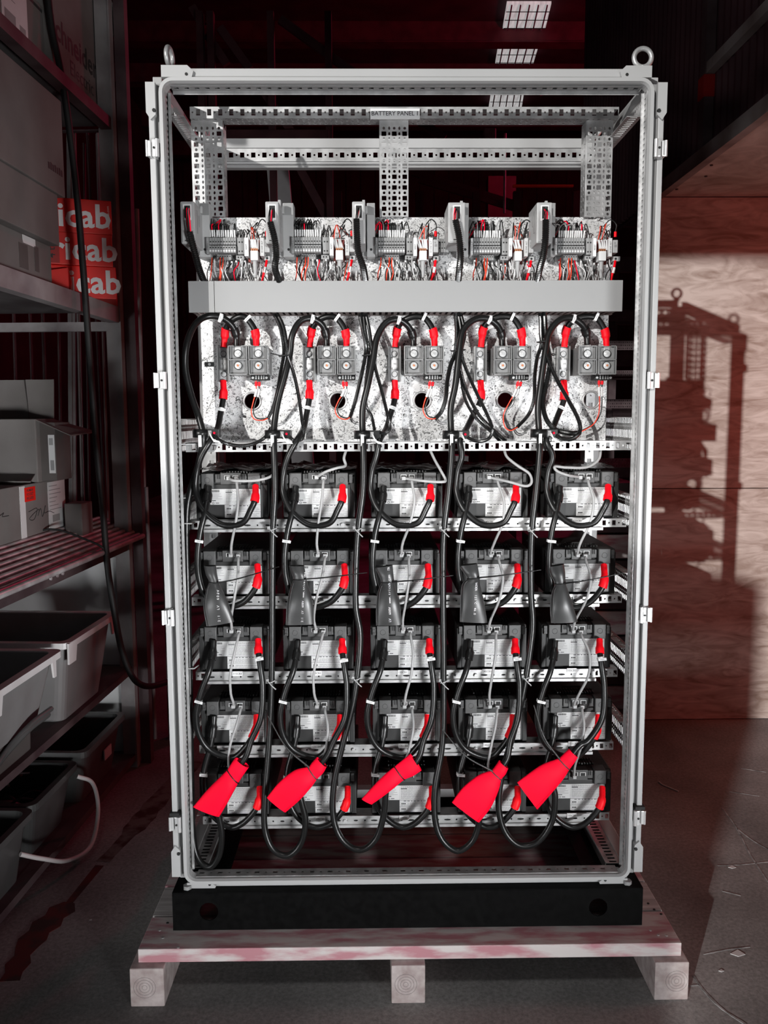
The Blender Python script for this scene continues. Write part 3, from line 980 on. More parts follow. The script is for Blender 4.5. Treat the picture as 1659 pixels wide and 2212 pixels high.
def battery_proto(loc, label):
    """origin: bottom centre of the front face; x right, y back, z up"""
    t = thing('battery_module', label, 'battery', loc, 'battery modules racked in five rows of five')
    h, hw, dp = 0.1215, 0.0915, 0.355

    def part(name, mb, mats, par=t):
        o = mb.build(name, mats, None)
        o.parent = par
        return o
    mb = MB()
    mb.box((-hw, 0.006, 0.0), (hw, dp, h - 0.004), 0, 0.004)
    mb.box((-hw + 0.012, 0.0, 0.004), (hw - 0.012, 0.02, h - 0.03), 0, 0.003)
    for s in (-1, 1):
        mb.box((s * hw, 0.002, 0.0), (s * (hw - 0.013), 0.02, h - 0.012), 0, 0.002)
    case = part('case', mb, 'battery_case')
    # ribbed vents on the top
    mb = MB()
    for k in range(14):
        x = -0.048 + k * 0.0074
        mb.box((x, 0.035, h - 0.0045), (x + 0.0035, 0.052, h + 0.0012))
        mb.box((x, 0.060, h - 0.0045), (x + 0.0035, 0.074, h + 0.0012))
    mb.box((-0.02, 0.09, h - 0.0045), (0.028, 0.098, h + 0.001))
    part('vent_ribs', mb, 'battery_cover', case)
    for s in (-1, 1):
        mb = MB().box((s * 0.0745, -0.010, h - 0.040), (s * 0.0435, 0.030, h - 0.002), 0, 0.0018)
        c = V((s * 0.059, -0.0103, h - 0.019))
        mb.ring(c, (1, 0, 0), (0, 0, 1), 0.0068, 0.0006, 20, 6)
        part('terminal_cover', mb, 'battery_cover')
        mb = MB().box((s * 0.0775, -0.004, h - 0.028), (s * 0.0865, 0.02, h - 0.006), 0, 0.001)
        mb.box((s * 0.079, -0.0055, h - 0.015), (s * 0.085, -0.003, h - 0.012), 0)
        mb.box((s * 0.079, -0.0055, h - 0.024), (s * 0.085, -0.003, h - 0.021), 0)
        part('side_clip', mb, 'battery_block')
    mb = MB()
    mb.box((-0.040, -0.004, h - 0.026), (0.040, 0.03, h - 0.004), 0, 0.0015)
    mb.box((-0.026, -0.007, h - 0.030), (0.026, 0.02, h - 0.001), 0, 0.0015)
    for s in (-1, 1):
        mb.box((s * 0.0275, -0.0055, h - 0.016), (s * 0.0300, 0.0, h - 0.005), 1)
        mb.box((s * 0.0325, -0.0055, h - 0.016), (s * 0.0350, 0.0, h - 0.005), 1)
    blk = part('connector_block', mb, ['battery_block', 'dark_hole'])
    for x in (-0.0085, 0.0125):
        mb = MB()
        for q in ((-0.0075, -0.0062, -0.011, -0.001), (0.0062, 0.0075, -0.011, -0.001), (-0.0075, 0.0075, -0.0022, -0.001)):
            mb.box((x + q[0], -0.0085, h - 0.006 + q[2]), (x + q[1], -0.006, h - 0.006 + q[3]), 0)
        mb.box((x - 0.0062, -0.0078, h - 0.0165), (x + 0.0062, -0.006, h - 0.0085), 1)
        part('port', mb, ['white_plastic', 'dark_hole'], blk)
    # printed label, two panels
    y = -0.0012
    zt = h - 0.042
    zb = 0.006
    xm = -0.018
    mb = MB()
    mb.box((xm, y, zb), (0.0735, 0.001, zt))
    mb.box((-0.0545, y, zt - 0.040), (xm - 0.0003, 0.001, zt))
    lab = part('printed_label', mb, 'label_paper')
    rnd = random.Random(3)
    mb = MB()

    def dash(x0, x1, z, th, mi=0):
        mb.box((x0, y - 0.0003, z), (x1, y, z + th), mi)
    W0, W1 = xm + 0.003, 0.0705
    # upper fine print
    for r, z in enumerate([zt - 0.004 - 0.0027 * k for k in range(13)]):
        if r == 2:
            dash(W0, W0 + 0.017, z - 0.0004, 0.0022)
            dash(W0 + 0.021, W1, z, 0.0008, 1)
            continue
        x = W0
        while x < W1 - 0.004:
            l = rnd.uniform(0.004, 0.014) if r > 1 else rnd.uniform(0.003, 0.006)
            dash(x, min(W1, x + l), z, 0.0009 if r > 1 else 0.0014, 1)
            x += l + 0.001
    dash(xm, 0.0735, zt - 0.0405, 0.0007)
    z = zt - 0.044
    x = W0 + 0.008
    while x < W1 - 0.012:
        l = rnd.uniform(0.004, 0.009)
        dash(x, x + l, z, 0.0016)
        x += l + 0.003
    for z0 in (zt - 0.052, zt - 0.067):
        for k in range(3):
            dash(W0 + 0.002 + k * 0.004, W0 + 0.005 + k * 0.004, z0, 0.0034)
        for q in range(4):
            x = W0 + 0.018 if q < 2 else W0
            while x < W1 - 0.006:
                l = rnd.uniform(0.004, 0.012)
                dash(x, min(W1, x + l), z0 + 0.003 - 0.0026 * q, 0.0008, 1)
                x += l + 0.0012
        dash(xm, 0.0735, z0 - 0.0072, 0.0005)
    # barcode and small lines on the left panel
    x = -0.052
    while x < -0.030:
        l = rnd.uniform(0.0005, 0.0014)
        dash(x, x + l, zt - 0.008, 0.0055)
        x += l + 0.0007
    for k in range(5):
        dash(-0.052, -0.052 + rnd.uniform(0.017, 0.030), zt - 0.0125 - 0.0033 * k, 0.0008, 1)
    dash(-0.052, -0.040, zt - 0.0305, 0.0018)
    dash(-0.041, -0.032, zt - 0.0365, 0.0016)
    mb.ring((-0.047, y - 0.0002, zt - 0.0360), (1, 0, 0), (0, 0, 1), 0.0026, 0.0005, 14, 4, 0)
    part('fine_print', mb, ['print_ink', 'print_grey'], lab)
    return t


BX = [[-.446, -.223, .002, .222, .456], [-.446, -.222, -.005, .227, .453], [-.449, -.230, -.002, .224, .446], [-.449, -.228, .003, .229, .454], [-.459, -.225, .000, .230, .457]]
BZ = [1.1735, 0.9745, 0.7755, 0.5765, 0.3785]
ROWN = ['top row', 'second row', 'third row', 'fourth row', 'bottom row']
proto = None
for r in range(5):
    for b in range(5):
        mk = '%sCB%d' % (SN[b], r + 1)
        extra = ['wrapped in clear film', 'behind a hanging black sleeve', 'with its red lead rising past the rail below', 'with lead loops swinging under it', 'partly behind a red sleeve'][r]
        lb = 'black battery above marker %s, %s' % (mk, extra)
        loc = (BX[r][b], 0.100, BZ[r])
        if proto is None:
            proto = battery_proto(loc, lb)
        else:
            dup(proto, loc, lb)

# crinkled clear film lying over the top-row batteries
for b in range(5):
    mb = MB()
    rings = []
    for i in range(9):
        row = []
        for j in range(13):
            x = BX[0][b] - 0.095 + 0.19 * j / 12
            yv = 0.115 + 0.30 * i / 8
            z = BZ[0] + 0.1245 + 0.004 + 0.007 * math.sin(j * 1.3 + i * 0.9 + b) * math.cos(i * 1.7 + b * 2) + random.uniform(-.002, .002)
            row.append(V((x, yv, max(z, BZ[0] + 0.1245))))
        rings.append(row)
    top = [q for r_ in rings for q in r_]
    vs = top + [q - V((0, 0, 0.0006)) for q in top]
    fs, N = [], len(top)
    for i in range(8):
        for j in range(12):
            a = i * 13 + j
            fs.append((a, a + 1, a + 14, a + 13))
            fs.append((N + a + 13, N + a + 14, N + a + 1, N + a))
    mb.add(vs, fs, 0, True)
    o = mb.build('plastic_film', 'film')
    tag(o, 'crinkled shiny film lying on the battery above marker %sCB1' % SN[b], 'film', 'film over the top row of batteries')

# ================================================================== POWER CABLES
PR = 0.0078


def cable(name, label, cat, pts, r, m, group, parts=()):
    """a cable thing: one swept mesh plus small parts along it"""
    root = thing(name, label, cat, pts[0], group)
    mb = MB()
    rope(mb, pts, r, 0, 10)
    mb.build('sheath', m, root)
    for kind, frac, arg in parts:
        if kind == 'marker':
            q = MB()
            k = min(max(1, arc_len_split(pts, frac)), len(pts) - 2)
            d = (pts[k + 1] - pts[k - 1]).normalized()
            sd = d.cross(V((0, 1, 0))).normalized()
            q.cyl(pts[k] - d * 0.0032, pts[k] + d * 0.0032, r + 0.0016, 12, 0)
            q.box((-r * 1.1, -r - 0.0035, -0.0034), (r * 1.6, -r - 0.0008, 0.0034), 0, ax=(sd, V((0, 1, 0)), d), org=pts[k])
            q.box((-r * 0.5, -r - 0.0038, -0.0006), (r * 0.8, -r - 0.0035, 0.0006), 1, ax=(sd, V((0, 1, 0)), d), org=pts[k])
            q.build('cable_marker', ['white_plastic', 'print_grey'], root)
        elif kind == 'boot':         # heat-shrink boot: (start, end, material)
            f0, f1, mm = arg
            k0, k1 = arc_len_split(pts, f0), max(arc_len_split(pts, f0) + 2, arc_len_split(pts, f1))
            seg = pts[k0:k1 + 1]
            nn = len(seg)
            narrow_end = frac        # 'a' or 'b'
            rad = []
            for i in range(nn):
                t = i / (nn - 1)
                if narrow_end == 'b':
                    t = 1 - t
                rad.append(r * (1.02 if t < 0.48 else (1.18 if t < 0.56 else 1.40)) + (0.0004 if (i % 2) else 0))
            q = MB()
            q.tube(seg, r, 12, 0, rad)
            q.build('terminal_boot', mm, root)
    return root


def px_of(b, r):
    """photo column of battery centre (row r, string b)"""
    C5 = [(501, 689, 879, 1063.5, 1259.5), (505, 692.5, 873, 1066, 1253.5), (506.5, 688, 876, 1061.5, 1244), (510.5, 691, 880, 1064, 1247), (506, 696, 878, 1063, 1246)]
    return C5[r][b]


CY = [1052, 1222, 1383, 1546, 1703]                            # photo row of the cover bottoms
MKN = ['11S', '12S', '13S', '14S', '15S']
# --- row 1 left terminal -> row 2 right terminal
GP = 'black battery link cables'
for b in range(5):
    c0, c1 = px_of(b, 0), px_of(b, 1)
    L = c0 - 50
    Rr = c1 + 52
    pts = path([(L, 1050, .085), (L - 2, 1075, .075), (L - 9, 1112, .055), (L - 18, 1150, .05), (L - 24, 1200, .05), (L - 22, 1245, .055), (L - 8, 1285, .06), (L + 25, 1312, .06), (Rr - 35, 1303, .055), (Rr - 8, 1275, .05), (Rr, 1250, .055), (Rr - 1, 1220, .08)])
    cable('power_cable', 'black cable from the battery above %sCB1 down to the one above %sCB2' % (MKN[b], MKN[b]), 'cable', pts, PR, 'cable_black', GP,
          [('boot', 'a', (0.0, 0.085, 'cable_black')), ('boot', 'b', (0.880, 1.0, 'red_plastic')), ('marker', 0.29, None)])
# --- row 3 left -> row 4 right
for b in range(5):
    c0, c1 = px_of(b, 2), px_of(b, 3)
    L = c0 - 45
    Rr = c1 + 44
    if b == 4:
        Rr = c1 + 46
    vis = b >= 3
    pts = path([(L, 1383, .085), (L - 2, 1412, .075), (L - 10, 1450, .055), (L - 27, 1495, .05), (L - 38, 1545, .05), (L - 30, 1590, .055), (L - 5, 1622, .06), (L + 40, 1636, .06), (Rr - 25, 1615, .055), (Rr - 4, 1580, .055), (Rr, 1545, .08)])
    cable('power_cable', 'black cable from the battery above %sCB3 down to the one above %sCB4' % (MKN[b], MKN[b]), 'cable', pts, PR, 'cable_black', GP,
          [('boot', 'a', (0.0, 0.10, 'cable_black')), ('boot', 'b', (0.885, 1.0, 'red_plastic')), ('marker', 0.33, None)])
# --- row 4 left -> row 5 right
for b in range(5):
    c0, c1 = px_of(b, 3), px_of(b, 4)
    L = c0 - 48
    Rr = c1 + 54
    pts = path([(L, 1546, .085), (L - 2, 1575, .08), (L - 8, 1612, .075), (L - 22, 1665, .07), (L - 22, 1715, .065), (L - 4, 1760, .06), (L + 32, 1786, .055), (Rr - 38, 1780, .05), (Rr - 10, 1752, .05), (Rr, 1727, .055), (Rr + 1, 1700, .08)])
    cable('power_cable', 'black cable from the battery above %sCB4 down to the one above %sCB5' % (MKN[b], MKN[b]), 'cable', pts, PR, 'cable_black', GP,
          [('boot', 'a', (0.0, 0.12, 'cable_black')), ('boot', 'b', (0.880, 1.0, 'red_plastic')), ('marker', 0.34, None)])

# --- row 3 right terminal -> red sleeve
RS_TOP = [(522, 1648), (696, 1646), (898, 1646), (1088, 1651), (1238, 1627)]
for b in range(5):
    c0 = px_of(b, 2)
    Rr = c0 + 51
    tx, ty = RS_TOP[b]
    pts = path([(Rr, 1381, .08), (Rr + 1, 1412, .055), (Rr + 5, 1440, .045), (Rr + 10, 1485, .04), (Rr + 6, 1550, .035), (0.4 * tx + 0.6 * Rr, 1598, .03), (0.8 * tx + 0.2 * Rr + 4, ty - 18, .025), (tx, ty, .022), (tx - 12, ty + 18, .022)])
    cable('power_cable', 'black cable from the red terminal above %sCB3 curving down into a red sleeve' % MKN[b], 'cable', pts, PR, 'cable_black', 'black cables feeding the red sleeves',
          [('boot', 'a', (0.0, 0.115, 'red_plastic')), ('marker', 0.155, None)])

# --- fuse bottom -> down the cabinet -> row 1 right terminal
FX = [482, 668, 852.5, 1038, 1218]
for b in range(5):
    c0 = px_of(b, 0)
    Rr = c0 + 49 + (3 if b == 4 else 0)
    f = FX[b]
    tilt = [-12, -12, -18, -30, -24][b]
    pts = path([(f, 822, .17), (f + 1, 845, .165), (f - 1, 868, .16), (f + tilt * 0.5, 895, .15), (f + tilt, 925, .12), (f + tilt - 14, 950, .075), (c0 - 66, 985, .07), (c0 - 76, 1020, .075), (c0 - 78, 1060, .075), (c0 - 62, 1100, .06), (c0 - 22, 1133, .05), (c0 + 22, 1130, .045), (Rr - 8, 1100, .045), (Rr + 1, 1078, .05), (Rr + 2, 1050, .085)])
    cable('power_cable', 'black cable from a red-booted fuse looping under the battery above %sCB1' % MKN[b], 'cable', pts, PR, 'cable_black', 'black cables looping to the top battery row',
          [('boot', 'a', (0.0, 0.085, 'red_plastic')), ('boot', 'b', (0.918, 1.0, 'red_plastic')), ('marker', 0.125, None)])

# --- contactor -> trunk -> bottom loop -> red sleeve
CLX = [511, 706, 893, 1085, 1267]
TR = [
    [(511, 748, .15), (510, 724, .15), (500, 702, .14), (478, 686, .13), (446, 684, .12), (420, 703, .10), (403, 745, .08), (400, 795, .08), (412, 850, .08), (432, 910, .075), (439, 950, .07), (428, 1005, .085), (410, 1065, .09), (403, 1130, .09), (406, 1300, .085), (410, 1500, .08), (413, 1700, .07), (417, 1810, .05), (430, 1858, .04), (455, 1872, .035), (474, 1845, .03), (479, 1800, .026), (472, 1755, .024), (478, 1735, .024)],
    [(706, 748, .15), (704, 722, .15), (694, 700, .14), (672, 688, .13), (648, 695, .12), (631, 725, .11), (626, 765, .11), (617, 805, .10), (600, 870, .09), (592, 925, .08), (592, 970, .065), (594, 1060, .06), (589, 1160, .06), (588, 1300, .06), (587, 1450, .06), (581, 1600, .055), (572, 1720, .045), (572, 1790, .04), (590, 1835, .035), (622, 1848, .03), (650, 1822, .028), (660, 1775, .026), (652, 1735, .024), (648, 1720, .024)],
    [(893, 748, .15), (891, 724, .15), (880, 703, .14), (858, 690, .13), (833, 698, .12), (814, 730, .11), (806, 775, .10), (795, 830, .09), (784, 880, .085), (783, 925, .08), (785, 970, .065), (784, 1060, .06), (772, 1160, .06), (768, 1300, .06), (778, 1380, .06), (766, 1500, .055), (742, 1600, .05), (722, 1690, .045), (720, 1765, .04), (740, 1815, .035), (778, 1836, .03), (812, 1812, .028), (829, 1760, .026), (833, 1715, .024), (835, 1700, .024)],
    [(1085, 748, .15), (1083, 722, .15), (1073, 702, .14), (1050, 688, .13), (1022, 692, .12), (1000, 715, .11), (992, 760, .10), (984, 830, .09), (974, 880, .085), (974, 925, .08), (976, 970, .065), (969, 1060, .06), (958, 1160, .06), (957, 1300, .06), (958, 1450, .06), (956, 1600, .055), (940, 1700, .045), (940, 1770, .04), (956, 1815, .035), (988, 1838, .03), (1018, 1820, .028), (1032, 1790, .026), (1035, 1765, .024), (1030, 1745, .024)],
    [(1269, 745, .15), (1267, 722, .15), (1258, 702, .14), (1235, 687, .13), (1208, 692, .12), (1186, 720, .11), (1178, 760, .10), (1168, 830, .09), (1162, 880, .085), (1164, 925, .08), (1166, 970, .065), (1158, 1060, .06), (1148, 1160, .06), (1147, 1280, .06), (1150, 1360, .06), (1133, 1480, .055), (1110, 1580, .05), (1085, 1670, .045), (1077, 1740, .04), (1090, 1795, .035), (1122, 1826, .03), (1162, 1818, .028), (1192, 1775, .026), (1199, 1725, .024), (1195, 1700, .024)],
]
TRP = []
for b in range(5):
    pts = path(TR[b], sub=7)
    TRP.append(pts)
    lb = ['hugging the front post', 'falling between marker strings 11S and 12S', 'falling between marker strings 12S and 13S', 'falling between marker strings 13S and 14S', 'falling between marker strings 14S and 15S'][b]
    cable('trunk_cable', 'long black cable %s, looping up into a red sleeve' % lb, 'cable', pts, 0.0082, 'cable_black', 'long vertical black cables', [('boot', 'a', (0.0, 0.025, 'cable_black')), ('marker', 0.05, None)])
# --- fuse top -> right contactor top
CRX = [553, 748, 938, 1128, 1309]
for b in range(5):
    f, c = FX[b] + 1, CRX[b]
    m = (f + c) / 2
    pts = path([(f, 750, .165), (f + 2, 730, .165), (f + 5, 710, .16), (f + 18, 693, .15), (m, 684, .145), (c - 20, 688, .145), (c - 4, 710, .145), (c, 730, .145), (c + 1, 756, .14)])
    cable('jumper_cable', 'short arched black cable with red boots joining the fuse and contactor above 1%sCB1' % MKN[b][1:], 'cable', pts, PR, 'cable_black', 'arched jumper cables over the contactors',
          [('boot', 'a', (0.0, 0.24, 'red_plastic')), ('boot', 'b', (0.76, 1.0, 'red_plastic')), ('marker', 0.60, None)])

# ================================================================== GREY DATA CABLES
PY_ = [1031, 1198, 1362, 1524, 1676]
BUL = [[4, -2, -13, -14], [-5, -9, -14, 9], [8, 1, 8, 4], [19, 13, -1, -5], [16, 16, 24, 6]]
GD = 'grey data cables between battery rows'


def plug(p, down=True):
    mb = MB()
    mb.box((p.x - 0.0048, p.y - 0.008, p.z - 0.0045), (p.x + 0.0048, p.y + 0.010, p.z + 0.0045), 0, 0.001)
    return mb


for b in range(5):
    for r in range(4):
        x0, x1 = px_of(b, r) + 10, px_of(b, r + 1) - 6
        y0, y1 = PY_[r] + 2, PY_[r + 1] + 1
        bl = BUL[b][r]
        dy = y1 - y0
        pts = path([(x0, y0, .088), (x0 + bl * 0.15, y0 + 12, .068), (x0 + bl * 0.8, y0 + dy * 0.3, .048), (0.5 * (x0 + x1) + bl, y0 + dy * 0.58, .045), (x1 + bl * 0.45, y0 + dy * 0.83, .058), (x1 + bl * 0.05, y1 - 8, .072), (x1, y1, .088)])
        rt_ = thing('data_cable', 'thin grey data cable from the battery above %sCB%d down to %sCB%d' % (MKN[b], r + 1, MKN[b], r + 2), 'cable', pts[0], GD)
        mb = MB()
        rope(mb, pts, 0.0034, 0, 8)
        mb.build('sheath', 'cable_grey', rt_)
        plug(pts[0]).build('plug', 'cable_grey', rt_)
        plug(pts[-1]).build('plug', 'cable_grey', rt_)
IN = [[(592, 1012, .10), (588, 1027, .07), (565, 1036, .05), (535, 1039, .05), (505, 1038, .06), (494, 1033, .088)],
      [(748, 972, .11), (743, 990, .09), (746, 1006, .08), (728, 1011, .06), (704, 1019, .06), (684, 1031, .088)],
      [(929, 972, .11), (940, 995, .09), (953, 1018, .07), (962, 1036, .06), (955, 1041, .05), (915, 1039, .05), (872, 1033, .088)],
      [(1089, 972, .11), (1096, 988, .09), (1118, 1006, .07), (1143, 1023, .06), (1148, 1042, .05), (1135, 1050, .045), (1100, 1041, .05), (1056, 1031, .088)],
      [(1298, 968, .12), (1293, 992, .10), (1268, 1009, .085), (1225, 1010, .07), (1199, 1008, .06), (1204, 1018, .055), (1228, 1027, .055), (1253, 1031, .088)]]
for b in range(5):
    pts = path(IN[b])
    rt_ = thing('data_cable', 'thin grey data cable coming off the cross rail into the battery above %sCB1' % MKN[b], 'cable', pts[0], 'grey data cables into the top battery row')
    mb = MB()
    rope(mb, pts, 0.0036, 0, 8)
    mb.build('sheath', 'cable_grey', rt_)
    plug(pts[-1]).build('plug', 'cable_grey', rt_)

# ================================================================== SLEEVES
def flat_sleeve(rows, Yc, n=20):
    """rows: list of (left px, left py, right px, right py, thickness, Y) -> lofted flattened tube"""
    rings = []
    for lx, ly, rx, ry, th, y in rows:
        a, b = at(lx, ly, y), at(rx, ry, y)
        c, h = (a + b) / 2, (b - a) / 2
        rings.append([c + h * math.cos(2 * math.pi * k / n) + V((0, -1, 0)) * th * math.sin(2 * math.pi * k / n) * (1 + 0.18 * math.cos(2 * math.pi * k / n)) for k in range(n)])
    return rings


def dens(rows, sub=5):
    P = [[float(v) for v in r] for r in rows]
    P = [[2 * a - b for a, b in zip(P[0], P[1])]] + P + [[2 * a - b for a, b in zip(P[-1], P[-2])]]
    out = []
    for i in range(1, len(P) - 2):
        for k in range(sub):
            t = k / sub
            out.append([0.5 * (2 * b + (c - a) * t + (2 * a - 5 * b + 4 * c - d) * t * t + (3 * b - a - 3 * c + d) * t ** 3) for a, b, c, d in zip(P[i - 1], P[i], P[i + 1], P[i + 2])])
    out.append(P[-2])
    return out


RED = [
    [(508, 1637, 538, 1657, .013, .022), (499, 1650, 526, 1674, .011, .018), (491, 1663, 515, 1691, .009, .016), (478, 1676, 507, 1706, .013, .012), (447, 1707, 490, 1737, .011, .008), (417, 1743, 474, 1764, .007, .006)],
    [(684, 1636, 706, 1656, .012, .022), (675, 1646, 698, 1670, .011, .018), (665, 1656, 685, 1683, .009, .016), (636, 1664, 673, 1700, .013, .012), (603, 1690, 648, 1728, .010, .008), (576, 1723, 617, 1755, .006, .006)],
    [(886, 1628, 911, 1664, .011, .022), (869, 1642, 893, 1676, .010, .018), (852, 1656, 874, 1684, .008, .016), (832, 1672, 857, 1697, .012, .012), (806, 1698, 832, 1717, .010, .008), (781, 1726, 804, 1737, .006, .006)],
    [(1078, 1643, 1098, 1659, .012, .022), (1071, 1653, 1092, 1672, .011, .018), (1061, 1664, 1083, 1684, .009, .016), (1034, 1674, 1077, 1708, .013, .012), (1000, 1701, 1060, 1745, .011, .008), (976, 1733, 1035, 1777, .006, .006)],
    [(1229, 1618, 1248, 1635, .012, .022), (1219, 1627, 1240, 1648, .011, .018), (1206, 1638, 1230, 1662, .009, .016), (1172, 1651, 1216, 1684, .013, .012), (1142, 1671, 1188, 1718, .011, .008), (1117, 1690, 1161, 1749, .006, .006)],
]
TAILS = [None, (579, 1547), None, (955, 1575), (1153, 1523)]
RL = ['red sleeve with a crumpled open top, its mouth below marker 11SCB5 side of the frame', 'red sleeve with a folded edge hanging between markers 11SCB5 and 12SCB5', 'narrow pleated red sleeve hanging across the battery above 13SCB5', 'wide flared red sleeve hanging over marker 14SCB5', 'wide flared red sleeve tied highest of the five, beside 15SCB5']
RL[0] = 'red sleeve with a crumpled open top hanging over marker 11SCB5, nearest the hinge post'
for b in range(5):
    rows = dens(RED[b])
    c = at((RED[b][0][0] + RED[b][0][2]) / 2, RED[b][0][1], .02)
    root = thing('red_sleeve', RL[b], 'sleeve', c, 'red heat-shrink sleeves over the lowest cable ends')
    mb = MB()
    R_ = flat_sleeve(rows, 0)
    mb.loft(R_, 0, True, False)
    mb.loft([[q.lerp(sum(r_, V((0, 0, 0))) / len(r_), 0.06) for q in r_] for r_ in R_][::-1], 0, True, False)
    mb.build('sleeve', 'crimson_sleeve', root)
    # seam fold
    ln = [r_[2] + V((0, -0.0006, 0)) for r_ in R_[10:]]
    mb = MB()
    mb.tube(ln, 0.0009, 6)
    mb.build('fold', 'crimson_sleeve', root)
    k = 10
    rr = R_[k]
    cen = sum(rr, V((0, 0, 0))) / len(rr)
    loop = [cen + (q - cen) * 1.06 for q in rr]
    mb = MB()
    mb.tube(loop + loop[:1], 0.0014, 8, 0)
    if TAILS[b]:
        tp = path([(RED[b][2][0] + 3, RED[b][2][1] + 2, .012), ((RED[b][2][0] + TAILS[b][0]) / 2 - 4, (RED[b][2][1] + TAILS[b][1]) / 2 + 12, .012), (TAILS[b][0], TAILS[b][1], .03)])
        mb.tube(tp, 0.0022, 6, 0, [0.0026 - 0.0012 * i / len(tp) for i in range(len(tp))])
    tag(mb.build('cable_tie', 'black_sleeve' if TAILS[b] else 'cable_black', root), 'black cable tie')

BLK = [
    [(441, 1222, 467, 1222, .011, .050), (445, 1240, 469, 1240, .011, .044), (452, 1257, 473, 1259, .008, .040), (446, 1275, 479, 1272, .012, .036), (440, 1310, 494, 1303, .013, .030), (447, 1353, 506, 1343, .007, .028)],
    [(625, 1222, 657, 1222, .011, .050), (630, 1237, 660, 1237, .011, .044), (634, 1252, 662, 1251, .008, .040), (627, 1272, 667, 1268, .012, .036), (620, 1308, 676, 1300, .013, .030), (618, 1350, 678, 1348, .007, .028)],
    [(810, 1226, 848, 1220, .011, .050), (818, 1241, 850, 1239, .011, .044), (824, 1258, 852, 1257, .008, .040), (817, 1278, 855, 1273, .012, .036), (813, 1312, 864, 1304, .013, .030), (813, 1351, 869, 1349, .007, .028)],
    [(992, 1222, 1031, 1217, .011, .050), (1002, 1237, 1034, 1234, .011, .044), (1010, 1250, 1036, 1248, .008, .040), (998, 1264, 1038, 1265, .012, .036), (995, 1305, 1046, 1302, .013, .030), (994, 1343, 1053, 1345, .007, .028)],
    [(1184, 1224, 1218, 1218, .011, .050), (1190, 1243, 1221, 1238, .011, .044), (1199, 1261, 1222, 1260, .008, .040), (1192, 1282, 1227, 1274, .012, .036), (1189, 1315, 1237, 1304, .013, .030), (1191, 1346, 1248, 1343, .007, .028)],
]
BT = [(603, 1224), (793, 1237), (979, 1243), (1169, 1231), (1346, 1238)]
PT = ['2:1  LV  600V', '2:1  LV  600V  www.tricab.com', 'LV  600V  www.tricab.com  TR', 'WOER  125°C  46.0', None]
PXY = [(476, 1315, 479, 1268), (654, 1300, 660, 1245), (842, 1295, 843, 1228), (1031, 1300, 1028, 1262), None]
BL = ['black sleeve with printed text along its side hanging over the battery above 11SCB3', 'black sleeve with a printed web address hanging over the battery above 12SCB3', 'creased black sleeve with a printed web address hanging above 13SCB3', 'black sleeve with a folded flap and temperature print hanging above 14SCB3', 'plain unprinted black sleeve with a folded flap hanging above 15SCB3']
for b in range(5):
    rows = dens(BLK[b])
    root = thing('black_sleeve', BL[b], 'sleeve', at(BLK[b][0][0], BLK[b][0][1], .05), 'black heat-shrink sleeves hanging from the second battery row')
    mb = MB()
    R_ = flat_sleeve(rows, 0)
    mb.loft(R_, 0, True, False)
    mb.loft([[q.lerp(sum(r_, V((0, 0, 0))) / len(r_), 0.08) for q in r_] for r_ in R_][::-1], 0, True, False)
    mb.build('sleeve', 'black_sleeve', root)
    mb = MB()
    mb.tube([r_[10] for r_ in R_], 0.0010, 6)
    mb.tube([r_[8] + V((0, -0.0004, 0)) for r_ in R_[12:]], 0.0007, 6)
    mb.build('fold', 'battery_cover', root)
    rr = R_[10]
    cen = sum(rr, V((0, 0, 0))) / len(rr)
    mb = MB()
    mb.tube([cen + (q - cen) * 1.06 for q in rr] + [cen + (rr[0] - cen) * 1.06], 0.0013, 8)
    x0, y0 = BLK[b][2][2], BLK[b][2][3]
    tp = path([(x0 - 3, y0, .030), (x0 + 45, y0 - (y0 - BT[b][1]) * 0.28, .016), (BT[b][0], BT[b][1], .022)])
    mb.tube(tp, 0.0018, 6, 0, [0.0021 - 0.0007 * i / len(tp) for i in range(len(tp))])
    tag(mb.build('cable_tie', 'cable_black', root), 'thin black cable tie with a long tail')
    if PT[b]:
        # print follows the sleeve's front, reading along it
        mb = MB()
        xa, ya, xb, yb = PXY[b]
        if b == 3:
            A, Bp = at(1030, 1262, .012), at(1026, 1330, .008)
        elif b == 0:
            A, Bp = at(473, 1345, .014), at(470, 1275, .018)
        elif b == 1:
            A, Bp = at(652, 1346, .010), at(657, 1240, .016)
        else:
            A, Bp = at(843, 1346, .010), at(840, 1228, .016)
        u = (Bp - A)
        u.normalize()
        v = u.cross(V((0, 1, 0)))
        v = -v if v.dot(V((-1, 0, 0) if b != 3 else (1, 0, 0))) < 0 else v
        L_ = (Bp - A).length
        s = PT[b]
        sz = 0.0088
        # one glyph at a time so that the print lies on the curved surface
        cwid = L_ / max(1, len(s))
        for i, ch in enumerate(s):
            if ch == ' ':
                continue
            c = A + u * (cwid * (i + 0.5))
            # depth of the sleeve surface here
            best = min(((abs(q.z - c.z) + abs(q.x - c.x) * 0.6), q.y) for r_ in R_ for q in r_[:11])
            c = V((c.x, best[1] - 0.0016, c.z))
            mb.text(ch, c, min(sz, cwid * 1.7), u, v, 0, 0.01)
        mb.build('sleeve_print', 'print_white', root)

